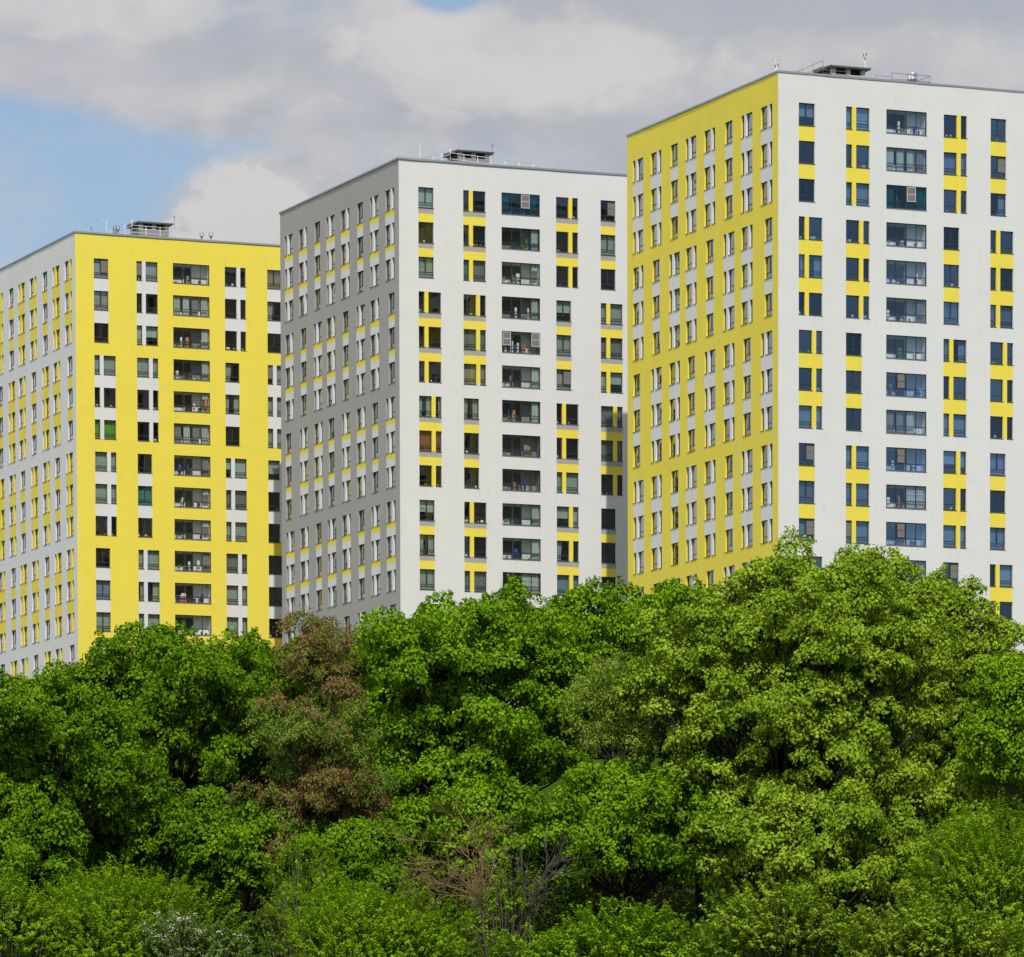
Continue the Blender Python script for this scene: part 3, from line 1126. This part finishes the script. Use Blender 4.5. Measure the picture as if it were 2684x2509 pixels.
    for k in range(8):
        f = -0.58 + 1.16 * k / 7
        L = .12 + .16 * abs(f)
        mb.tube([(x + f, y + .16 * f - .3, z - .05 + .05 * f), (x + f + .04, y + .16 * f + .3, z - .05 + .05 * f + (.1 if k in (0, 1, 6, 7) else 0))], .009, STEEL_W, 4)
        mb.tube([(x + f, y + .16 * f, z - .05 + .05 * f - L * .3), (x + f - .02, y + .16 * f, z - .05 + .05 * f + L * .45)], .009, STEEL_W, 4)
    link('antenna', mb.mesh('antenna', True), root)


for i, k in enumerate('ABC'):
    block(k, SPECS[k], 100 + i)

# ------------------------------------------------------------------ plants
BARK = mat('grey_brown_bark', (0.085, 0.07, 0.055), 0.95, 0.3, 6.0)
BARK_D = mat('dark_bark', (0.045, 0.036, 0.028), 0.95, 0.3, 6.0)
TWIG = mat('dry_twig', (0.20, 0.122, 0.064), 0.9, 0.3, 5.0)
TWIG_G = mat('grey_dry_twig', (0.085, 0.072, 0.062), 0.9, 0.3, 5.0)
L_DEEP = leaf_mat('deep_green_maple_leaf', (0.034, 0.096, 0.002), (0.175, 0.320, 0.008), (0.16, 0.31, 0.003))  # deep, mid and light maples: low colour darkened to look like shade
L_MID = leaf_mat('green_maple_leaf', (0.044, 0.118, 0.002), (0.215, 0.385, 0.010), (0.19, 0.36, 0.004))
L_LITE = leaf_mat('light_green_maple_leaf', (0.078, 0.158, 0.004), (0.330, 0.465, 0.034), (0.28, 0.42, 0.018))
L_PALE = leaf_mat('pale_grey_green_leaf', (0.110, 0.190, 0.014), (0.285, 0.385, 0.055), (0.31, 0.42, 0.04))
L_DULL = leaf_mat('dull_green_elm_leaf', (0.065, 0.135, 0.010), (0.190, 0.275, 0.040), (0.20, 0.31, 0.02))
SEED = leaf_mat('brown_seed_bunch', (0.155, 0.090, 0.034), (0.295, 0.170, 0.075), (0.22, 0.12, 0.05), 0.8, 0.03, 0.2)
L_SHADE = leaf_mat('shade_toned_leaf', (0.035, 0.075, 0.006), (0.080, 0.130, 0.014), (0.12, 0.2, 0.01))  # colour darkened to deepen the shade in gaps between the trees
L_WIL = leaf_mat('yellow_green_willow_leaf', (0.125, 0.260, 0.004), (0.275, 0.435, 0.016), (0.30, 0.45, 0.008))
L_BLUE = leaf_mat('grey_green_shrub_leaf', (0.095, 0.180, 0.025), (0.215, 0.300, 0.065), (0.22, 0.33, 0.05))
FLOWER = leaf_mat('white_flower_cluster', (0.36, 0.40, 0.30), (0.55, 0.58, 0.47), (0.4, 0.42, 0.33), 0.8, 0.05, 0.2)
L_BUSH = leaf_mat('fresh_green_bush_leaf', (0.088, 0.200, 0.004), (0.240, 0.395, 0.012), (0.25, 0.42, 0.006))
FINE = 1.0


def at(x, y, Y):
    """where the line of sight through a spot of the photograph meets distance Y"""
    a, b = x - WPX / 2, y - CY
    c, s = math.cos(-ROLL), math.sin(-ROLL)
    a, b = a * c - b * s, a * s + b * c
    up = -b / FPX
    d = Vector((a / FPX, math.cos(PITCH) - up * math.sin(PITCH), math.sin(PITCH) + up * math.cos(PITCH)))
    return d * (Y / d.y)


def unit(v):
    return v / np.maximum(np.linalg.norm(v, axis=1, keepdims=True), 1e-9)


def leaf_arrays(rng, C, N, T, L, Wd, droop=0.25):
    """one folded four-cornered leaf per row"""
    N = unit(N)
    T = unit(T - N * (T * N).sum(1, keepdims=True))
    Bv = np.cross(N, T)
    L = L[:, None]
    Wd = Wd[:, None]
    p0 = C
    p1 = C + T * L * 0.45 + Bv * Wd * 0.5 + N * L * 0.10
    p2 = C + T * L - N * L * droop
    p3 = C + T * L * 0.45 - Bv * Wd * 0.5 + N * L * 0.10
    return np.stack([p0, p1, p2, p3], 1).reshape(-1, 3)


def leaf_mesh(name, chunks):
    """chunks: list of (vertices of quads, material)"""
    V = np.concatenate([c[0] for c in chunks]).astype(np.float32)
    nq = len(V) // 4
    me = bpy.data.meshes.new(name)
    me.vertices.add(len(V))
    me.vertices.foreach_set('co', V.ravel())
    me.loops.add(nq * 4)
    me.loops.foreach_set('vertex_index', np.arange(nq * 4, dtype=np.int32))
    me.polygons.add(nq)
    me.polygons.foreach_set('loop_start', np.arange(0, nq * 4, 4, dtype=np.int32))
    me.polygons.foreach_set('loop_total', np.full(nq, 4, dtype=np.int32))
    mi = np.concatenate([np.full(len(c[0]) // 4, i, dtype=np.int32) for i, c in enumerate(chunks)])
    for c in chunks:
        me.materials.append(c[1])
    me.polygons.foreach_set('material_index', mi)
    me.update(calc_edges=True)
    return me


def sphere(rng, n, zmin=-1.0):
    z = rng.uniform(zmin, 1, n)
    a = rng.uniform(0, 2 * np.pi, n)
    r = np.sqrt(1 - z * z)
    return np.stack([r * np.cos(a), r * np.sin(a), z], 1)


def broad_crown(rng, r3, nb, br, leaf, dens, flat=0.62, lump=0.12):
    """r3: crown half-sizes; nb boughs of size br, each carrying shoots of leaves.
    Returns bough centres and leaf (C, N, T, L, W), all relative to the crown centre."""
    rx, ry, rz = r3
    # boughs: an outer skin and an inner fill, kept apart from one another
    cen = []
    tries = 0
    while len(cen) < nb and tries < nb * 40:
        tries += 1
        d = sphere(rng, 1, 0.35 if rng.random() < 0.22 else -0.75)[0]
        f = rng.uniform(0.62, 0.95) if rng.random() < 0.78 else rng.uniform(0.1, 0.6)
        bump = 1 + lump * math.sin(3.1 * d[0] + 5 * d[2] + nb) + 0.85 * lump * math.sin(7 * d[1] + 4 * d[0])
        p = d * np.array([rx, ry, rz]) * f * bump
        if all(np.linalg.norm((p - q) / np.array([1, 1, flat])) > br * (0.85 - 0.45 * tries / (nb * 40)) for q in cen):
            cen.append(p)
    cen = np.array(cen)
    Cs, Ns, Ts, Ls, Bs = [], [], [], [], []
    for bi, b in enumerate(cen):
        rel = b / np.array([rx, ry, rz])
        s = br * rng.uniform(0.75, 1.3)
        rad = np.array([s * rng.uniform(.85, 1.2), s * rng.uniform(.85, 1.2), s * flat * rng.uniform(.8, 1.25)])
        nsh = max(6, int(dens * s * s * 9.6))
        d = sphere(rng, nsh, -0.30)
        k = rng.uniform(0.35, 1.08, (nsh, 1)) ** 0.6
        P = b + d * rad * k
        P[:, 2] -= 0.22 * ((P[:, :2] - b[:2]) ** 2).sum(1) / max(s, .3)      # boughs bow down at their rims
        out = unit(d * np.array([.9, .9, .8]) + rel * 0.5 + np.array([0, 0, 0.65]))
        m = rng.integers(12, 22, nsh)
        idx = np.repeat(np.arange(nsh), m)
        tot = len(idx)
        a = rng.uniform(0, 2 * np.pi, tot)
        rr = rng.uniform(0, 1, tot) ** .6 * leaf * rng.uniform(1.2, 2.3, nsh)[idx]
        o = out[idx]
        ref = np.where(np.abs(o[:, 2:3]) < 0.9, np.array([[0, 0, 1.0]]), np.array([[1.0, 0, 0]]))
        e1 = unit(np.cross(o, ref))
        e2 = np.cross(o, e1)
        radial = e1 * np.cos(a)[:, None] + e2 * np.sin(a)[:, None]
        C = P[idx] + radial * rr[:, None] + o * (leaf * rng.uniform(-.5, .9, tot) - 0.9 * rr * rr / leaf * 0.3)[:, None]
        Nn = unit(o + radial * (0.55 * rr / leaf)[:, None] + rng.normal(0, 0.36, (tot, 3)))
        T = radial * .8 + rng.normal(0, 0.75, (tot, 3)) + np.array([0, 0, -0.35])
        Cs.append(C)
        Ns.append(Nn)
        Ts.append(T)
        Ls.append(leaf * rng.uniform(0.7, 1.25, tot))
        Bs.append(np.full(tot, bi))
        if rel[2] > 0.25 and rng.random() < 0.3:                       # leading shoots stand out of the top
            for _ in range(rng.integers(1, 3)):
                hgt = s * rng.uniform(.35, .75)
                k2 = int(hgt * 120 * dens / 5)
                f = rng.uniform(0, 1, k2)
                ax = np.array([rng.normal(0, .35), rng.normal(0, .35), 1.0])
                st = b + np.array([rng.normal(0, .35) * s, rng.normal(0, .35) * s, rad[2] * .5])
                side = unit(rng.normal(0, 1, (k2, 3)) * np.array([1, 1, .3]))
                Cs.append(st + ax * (f * hgt)[:, None] + side * (rng.uniform(.02, 1, k2) * leaf * 1.5 * (1.1 - f * .6))[:, None])
                Ns.append(unit(side * .6 + np.array([0, 0, .9]) + rng.normal(0, .3, (k2, 3))))
                Ts.append(side + np.array([0, 0, -.3]))
                Ls.append(leaf * rng.uniform(0.7, 1.2, k2))
                Bs.append(np.full(k2, bi))
    return cen, np.concatenate(Cs), np.concatenate(Ns), np.concatenate(Ts), np.concatenate(Ls), np.concatenate(Bs)


def trunk_mesh(rng, base, centre, r3, cen, barkm, rad):
    """tapered trunk in local axes (root at 0,0,0) with a limb to every bough"""
    mb = MB()
    c = np.array(centre)
    top = c + np.array([0, 0, r3[2] * 0.55])
    n = 9
    pts, rads = [], []
    for i in range(n):
        f = i / (n - 1)
        wob = 0.25 * math.sin(f * 5 + rad * 50) * f
        pts.append((c[0] * f ** 1.5 + wob, c[1] * f ** 1.5 + 0.6 * wob, top[2] * f - (0.3 if i == 0 else 0)))
        rads.append(rad * (1.25 - 0.25 * min(1, f * 6)) * (1 - f * 0.8))
    mb.tube(pts, rads, barkm, 8)
    P = np.array(pts)
    for b in cen:
        tgt = c + b
        zs_ = tgt[2] - 0.55 * math.hypot(b[0], b[1]) - 0.4
        zs_ = min(max(zs_, P[2][2]), P[-2][2])
        k = int(np.argmin(abs(P[:, 2] - zs_)))
        s = P[k]
        mid = (s + tgt) / 2 + np.array([0, 0, -0.12 * np.linalg.norm(tgt - s)])
        L = np.linalg.norm(tgt - s)
        r0 = min(rads[k] * .6, 0.025 + 0.012 * L)
        q = [tuple(s), tuple(s * .45 + mid * .55 + rng.normal(0, .04, 3)), tuple(mid * .5 + tgt * .5 + rng.normal(0, .05, 3)), tuple(tgt + rng.normal(0, .05, 3))]
        mb.tube(q, [r0, r0 * .8, r0 * .55, 0.012], barkm, 5)
        for _ in range(2):
            e = tgt + rng.normal(0, 0.3, 3)
            mb.tube([q[2], tuple((np.array(q[2]) + e) / 2 + rng.normal(0, .06, 3)), tuple(e)], [r0 * .4, r0 * .3, .007], barkm, 4)
    return mb.mesh('trunk', True)


def plant_root(name, x, Y):
    r = bpy.data.objects.new(name, None)
    COL.objects.link(r)
    r.location = (x, Y, ground_z(x, Y))
    return r


def tree(label, cat, cpx, cpy, Y, rxp, rzp, lm, leaf=0.138, nb=60, br=1.0, dens=5.0, seed=1, depth=0.85, barkm=None, rad=0.2, group=None, name='maple_tree', seeds=0.0, flat=0.62, wf=0.9, lump=0.12):
    rng = np.random.default_rng(seed)
    c = at(cpx, cpy, Y)
    k = Y / FPX
    r3 = (rxp * k, rxp * k * depth, rzp * k)
    root = plant_root(name, c.x, Y)
    rel = (0.0, 0.0, c.z - root.location.z)
    cen, C, N, T, L, bough = broad_crown(rng, r3, int(nb * 2.15), br * 0.82, leaf, dens * FINE, flat, lump)
    tag(root, label, cat, group)
    off = np.array(rel)
    V = leaf_arrays(rng, C, N, T, L, L * wf * rng.uniform(.8, 1.1, len(L)))
    V += off
    chunks = [(V, lm)]
    link('trunk', trunk_mesh(rng, None, rel, r3, cen, barkm or BARK_D, rad), root)
    if seeds > 0:
        # hanging bunches of winged seeds, thick on some boughs and missing on others
        load = np.clip(np.sin(cen[:, 0] * 1.1 + seed) + np.sin(cen[:, 2] * 1.4 + 2 * seed) + rng.normal(.25, .6, len(cen)), 0, 1.6)
        pick = rng.random(len(C)) < seeds * load[bough]
        P = C[pick] + off + N[pick] * 0.06
        P = np.repeat(P, 5, 0) + rng.normal(0, .07, (pick.sum() * 5, 3))
        Tn = rng.normal(0, .45, P.shape) + np.array([0, 0, -1.0])
        Nn = rng.normal(0, 1, P.shape) + np.array([0, -.5, .2])
        Ls = rng.uniform(.08, .16, len(P))
        sv = leaf_arrays(rng, P, Nn, Tn, Ls, Ls * .42, 0.0)
        link('seed_bunches', leaf_mesh('seed_bunches', [(sv, SEED)]), root)['kind'] = 'stuff'
    link('crown', leaf_mesh('crown', chunks), root)
    return root


def shrub(label, cat, cpx, cpy, Y, rxp, rzp, lm, leaf=0.11, narrow=0.4, nwand=900, wand=0.7, seed=1, depth=0.7, name='shrub', barkm=None, per=34, flowers=0.0, group=None, lean=0.35, lobes=9):
    """many thin upright wands that carry narrow leaves"""
    rng = np.random.default_rng(seed)
    c = at(cpx, cpy, Y)
    k = Y / FPX
    rx, ry, rz = rxp * k, rxp * k * depth, rzp * k
    root = plant_root(name, c.x, Y)
    tag(root, label, cat, group)
    off = np.array([0, 0, c.z - root.location.z])
    # a heap of lobes gives the uneven top
    ld = sphere(rng, lobes, -0.45)
    lc = ld * np.array([rx, ry, rz]) * rng.uniform(.35, .68, (lobes, 1))
    lr = rng.uniform(.38, .62, lobes)
    pick = rng.integers(0, lobes, nwand)
    d = sphere(rng, nwand, -0.9)
    f = rng.uniform(0.35, 1.0, (nwand, 1)) ** 0.55
    P = lc[pick] + d * np.array([rx, ry, rz]) * lr[pick][:, None] * f
    rel = P / np.array([rx, ry, rz])
    D = unit(rel * np.array([.8, .8, .3]) * lean * 2 + d * lean + np.array([0, 0, .75]) + rng.normal(0, .22, (nwand, 3)))
    Lw = wand * rng.uniform(.55, 1.35, nwand)
    idx = np.repeat(np.arange(nwand), per)
    tot = len(idx)
    s = rng.uniform(0.0, 1.0, tot)
    side = rng.normal(0, 1, (tot, 3))
    dd = D[idx]
    side = unit(side - dd * (side * dd).sum(1, keepdims=True))
    C = P[idx] + dd * (s * Lw[idx])[:, None] + np.array([0, 0, -1.0]) * (0.28 * s * s * Lw[idx] * np.linalg.norm(rel[idx][:, :2], axis=1))[:, None]
    T = side * .9 + dd * .7 + np.array([0, 0, -.15])
    N = np.cross(T, np.cross(dd, side)) + rng.normal(0, .5, (tot, 3)) + np.array([0, 0, .8])
    L = leaf * rng.uniform(.65, 1.25, tot)
    V = leaf_arrays(rng, C, N, T, L, L * narrow, 0.15) + off
    if flowers > 0:
        tip = P + D * Lw[:, None]
        on = (rng.random(nwand) < flowers)
        Q = np.repeat(tip[on] + off, 16, 0)
        Q = Q + rng.normal(0, 1, Q.shape) * np.array([.09, .09, .04])
        fv = leaf_arrays(rng, Q, rng.normal(0, .4, Q.shape) + np.array([0, -.4, .8]), rng.normal(0, 1, Q.shape), np.full(len(Q), .06), np.full(len(Q), .055), 0.0)
        link('flowers', leaf_mesh('flowers', [(fv, FLOWER)]), root)['kind'] = 'stuff'
    mb = MB()
    for i in range(0, nwand, max(1, nwand // 90)):
        t_ = P[i] + off + D[i] * Lw[i]
        b_ = np.array([rng.normal(0, .25), rng.normal(0, .25), -.1])
        m_ = (t_ + b_) / 2 + np.array([0.1 * t_[0], .1 * t_[1], .1 * t_[2]]) * .5
        r0 = rng.uniform(.02, .035)
        mb.tube([tuple(b_), tuple(b_ * .5 + m_ * .5), tuple(m_), tuple(t_)], [r0, r0 * .8, r0 * .55, .006], barkm or BARK, 5)
    link('stems', mb.mesh('stems', True), root)
    link('foliage', leaf_mesh('foliage', [(V, lm)]), root)
    return root


def bare_bush(label, base_px, Y, limbs, barkm, seed, tops, name='dead_bush', rad=.065):
    """limbs: list of spots of the photograph each main branch passes through"""
    rng = random.Random(seed)
    b = at(base_px[0], base_px[1], Y)
    root = plant_root(name, b.x, Y)
    o = Vector(root.location)
    tag(root, label, 'bush')
    stem, mb = MB(), MB()
    fork = at(*tops[0], Y) - o
    stem.tube([(0, 0, -.2), tuple(fork * .5 + Vector((.06, .03, 0))), tuple(fork)], [rad, rad * .85, rad * .7], barkm[0], 8)

    def twig(p, d, L, r, lvl):
        n = 5
        pts, rads = [p.copy()], [r]
        q = p.copy()
        for i in range(n):
            d = (d + Vector((rng.gauss(0, .16), rng.gauss(0, .16), rng.gauss(0, .14)))).normalized()
            q = q + d * (L / n)
            pts.append(q.copy())
            rads.append(max(r * (1 - .8 * (i + 1) / n), .006))
            if lvl > 0 and i >= 0:
                for _ in range(2 if lvl > 1 else 1):
                    dv = (d + Vector((rng.gauss(0, .55), rng.gauss(0, .55), rng.gauss(0.08, .45)))).normalized()
                    twig(q, dv, L * rng.uniform(.35, .6), max(r * .5, .007), lvl - 1)
        mb.tube([tuple(x) for x in pts], rads, barkm[1], 5)
    for limb in limbs:
        P = [fork] + [at(x, y, Y + dy) - o for (x, y, dy) in limb]
        r0 = rad * .38
        rads = [max(r0 * (1 - .72 * i / (len(P) - 1)), .012) for i in range(len(P))]
        mb.tube([tuple(p) for p in P], rads, barkm[1], 6)
        for i in range(1, len(P)):
            d = (P[i] - P[i - 1]).normalized()
            L = (P[i] - P[i - 1]).length
            for _ in range(4):
                f = rng.uniform(.1, 1)
                dv = (d + Vector((rng.gauss(0, .5), rng.gauss(0, .5), rng.gauss(.05, .4)))).normalized()
                twig(P[i - 1].lerp(P[i], f), dv, rng.uniform(.45, 1.1) * min(1.4, L + .3), .013, 1)
    link('trunk', stem.mesh('trunk', True), root)
    link('branches', mb.mesh('branches', True), root)
    return root


TG = 'trees along the foot of the hill'
tree('dark green maple reaching the left edge of the picture above the willow bush', 'tree', 80, 2015, 204, 370, 280, L_DEEP, nb=85, br=.95, seed=11, group=TG)
tree('broad dark green maple in front of the yellow-fronted block', 'tree', 465, 1932, 213, 410, 272, L_DEEP, nb=110, br=.95, seed=112, group=TG)
tree('green maple filling the dip below the grey side wall', 'tree', 730, 1835, 222, 230, 165, L_DEEP, nb=45, br=.95, seed=13, group=TG)
tree('brown-tinged tree hung with rusty seed bunches, the lower and nearer of the two', 'tree', 830, 2040, 203, 190, 225, L_DULL, leaf=.11, nb=50, br=.8, dens=5.5, seed=14, group=TG, name='seeding_tree', seeds=.27, wf=.6, lump=.3)
tree('brown-tinged tree with sparse rusty seed bunches rising before the grey side wall', 'tree', 930, 1850, 211, 175, 205, L_DULL, leaf=.115, nb=44, br=.85, dens=5, seed=15, group=TG, name='seeding_tree', seeds=.17, wf=.6, lump=.3)
tree('deep green maple in the middle, before the white front with grey and yellow bands', 'tree', 1225, 1860, 208, 350, 312, L_MID, nb=100, br=.95, seed=16, group=TG)
tree('double-topped green maple before the gap between the grey-sided and mustard-sided blocks', 'tree', 1590, 1812, 217, 245, 262, L_MID, nb=75, br=.95, seed=17, group=TG)
tree('slim pale grey-green tree with a thin crown and a visible trunk among dark maples', 'tree', 1600, 1880, 203, 115, 165, L_PALE, leaf=.10, nb=22, br=.7, dens=5, seed=18, group=TG, name='slim_tree', wf=.55, barkm=BARK, rad=.1)
tree('tall light green maple, the biggest crown, before the mustard yellow side wall', 'tree', 2050, 1900, 204, 440, 430, L_LITE, nb=200, br=.92, seed=119, group=TG, rad=.26)
tree('light green maple rising close behind the biggest crown and rounding off its top', 'tree', 2230, 1800, 209, 270, 355, L_LITE, nb=95, br=.9, seed=43, group=TG)
tree('light green maple standing at the right shoulder of the biggest crown', 'tree', 2450, 1885, 212, 260, 330, L_LITE, nb=95, br=.95, seed=20, group=TG)
tree('dark green maple in the shade between the rusty seed-hung tree and the middle maple', 'tree', 1010, 2060, 212, 170, 260, L_DEEP, nb=45, br=.9, seed=27, group=TG)
tree('low shady maple standing behind the left willow bush', 'tree', 330, 2210, 207, 260, 150, L_DEEP, nb=50, br=.85, seed=28, group=TG)
tree('low dark maple hiding the trunks below the two brown-tinged trees', 'tree', 920, 2270, 200, 180, 125, L_DEEP, nb=36, br=.8, seed=42, group=TG)
tree('low dark maple at the left edge under the bigger dark maple', 'tree', 60, 2260, 201, 190, 150, L_DEEP, nb=36, br=.85, seed=40, group=TG)
tree('light green maple leaning out at the left shoulder of the biggest crown', 'tree', 1835, 1785, 210, 185, 255, L_MID, nb=55, br=.9, seed=29, group=TG)
tree('fresh green maple cut off by the right edge of the picture', 'tree', 2690, 1900, 200, 150, 190, L_BUSH, nb=35, br=.85, seed=21, group=TG)
tree('low green maple with dark hollows under the pale slim tree', 'tree', 1640, 2180, 202, 270, 170, L_MID, nb=52, br=.85, seed=22, group=TG)
tree('low shady maple behind the bare dead bush', 'tree', 1250, 2210, 204, 240, 170, L_MID, nb=45, br=.85, seed=23, group=TG)
tree('low shady maple below the rusty seed-hung tree', 'tree', 640, 2240, 203, 200, 140, L_DEEP, nb=36, br=.85, seed=24, group=TG)
tree('low light green maple under the biggest crown', 'tree', 2130, 2240, 200, 330, 150, L_LITE, nb=60, br=.85, seed=25, group=TG)
tree('low light green maple beside the willow at the right edge', 'tree', 2500, 2170, 203, 230, 160, L_LITE, nb=45, br=.85, seed=26, group=TG)

shrub('yellow-green willow bush filling the lower left corner', 'bush', 330, 2510, 190, 330, 215, L_WIL, nwand=2900, wand=.75, seed=31, name='willow_bush', lobes=14)
shrub('small upright willow bush at the left edge beside the bigger willow', 'bush', 30, 2450, 188, 120, 175, L_WIL, nwand=950, wand=.7, seed=32, name='willow_bush', lobes=6)
shrub('grey-green shrub dotted with white flower clusters', 'bush', 500, 2515, 184, 160, 105, L_BLUE, nwand=650, wand=.5, seed=33, name='flowering_shrub', flowers=.08, lobes=7, narrow=.45)
shrub('yellow-green willow bush at the foot of the bare dead bush', 'bush', 950, 2525, 188, 300, 190, L_WIL, nwand=2300, wand=.65, seed=34, name='willow_bush', lobes=12)
shrub('slender leafy bush growing just behind the bare dead bush', 'bush', 1330, 2400, 192, 120, 120, L_BUSH, nwand=240, wand=.6, seed=41, name='sapling_bush', narrow=.55, per=24, lobes=7)
shrub('thin upright sapling bush below the rusty seed-hung tree', 'bush', 790, 2380, 192, 160, 175, L_BUSH, nwand=420, wand=.6, seed=35, name='sapling_bush', narrow=.5, per=24, lobes=8)
shrub('fresh green leafy bush at the bottom, right of the bare dead bush', 'bush', 1610, 2525, 189, 310, 150, L_BUSH, leaf=.13, narrow=.65, nwand=1800, wand=.5, seed=36, per=24, lobes=12, name='leafy_bush')
shrub('light green leafy bush at the bottom below the biggest crown', 'bush', 2060, 2490, 188, 320, 180, L_LITE, leaf=.13, narrow=.7, nwand=1700, wand=.5, seed=37, per=24, lobes=14, name='leafy_bush')
shrub('light green leafy bush in the lower right corner', 'bush', 2470, 2510, 185, 270, 150, L_LITE, leaf=.13, narrow=.7, nwand=1500, wand=.5, seed=38, per=24, lobes=10, name='leafy_bush')
shrub('tall yellow-green willow bush at the right edge', 'bush', 2600, 2375, 190, 215, 245, L_WIL, nwand=2100, wand=.75, seed=39, name='willow_bush', lobes=11)

bare_bush('bare dead bush with tawny branches fanned to the left', (1290, 2500), 188,
          [[(1235, 2340, 0), (1130, 2310, -.5), (1075, 2360, -.8)], [(1235, 2330, .3), (1200, 2290, .2), (1080, 2280, 0)], [(1240, 2300, 0), (1170, 2260, -.6), (1050, 2265, -1)],
           [(1240, 2260, .4), (1190, 2210, .4), (1040, 2200, .2)], [(1265, 2260, .3), (1240, 2190, .5), (1195, 2115, .8)], [(1262, 2230, -.2), (1285, 2180, -.3), (1330, 2165, -.5)],
           [(1285, 2310, 0), (1300, 2230, .3)], [(1225, 2350, -.4), (1150, 2345, -.8)]],
          (BARK_D, TWIG), 51, [(1262, 2385)])
bare_bush('bare grey dead bush of fine twigs, right of the tawny one', (1385, 2460), 191,
          [[(1400, 2330, 0), (1425, 2290, .3), (1480, 2250, .6)], [(1395, 2340, 0), (1370, 2290, -.3), (1365, 2230, -.3)], [(1420, 2310, .2), (1455, 2240, .4)], [(1415, 2320, -.3), (1480, 2290, -.6)]],
          (BARK_D, TWIG_G), 52, [(1388, 2400)], rad=.04)

# ------------------------------------------------------------------ dark undergrowth under and behind the trees
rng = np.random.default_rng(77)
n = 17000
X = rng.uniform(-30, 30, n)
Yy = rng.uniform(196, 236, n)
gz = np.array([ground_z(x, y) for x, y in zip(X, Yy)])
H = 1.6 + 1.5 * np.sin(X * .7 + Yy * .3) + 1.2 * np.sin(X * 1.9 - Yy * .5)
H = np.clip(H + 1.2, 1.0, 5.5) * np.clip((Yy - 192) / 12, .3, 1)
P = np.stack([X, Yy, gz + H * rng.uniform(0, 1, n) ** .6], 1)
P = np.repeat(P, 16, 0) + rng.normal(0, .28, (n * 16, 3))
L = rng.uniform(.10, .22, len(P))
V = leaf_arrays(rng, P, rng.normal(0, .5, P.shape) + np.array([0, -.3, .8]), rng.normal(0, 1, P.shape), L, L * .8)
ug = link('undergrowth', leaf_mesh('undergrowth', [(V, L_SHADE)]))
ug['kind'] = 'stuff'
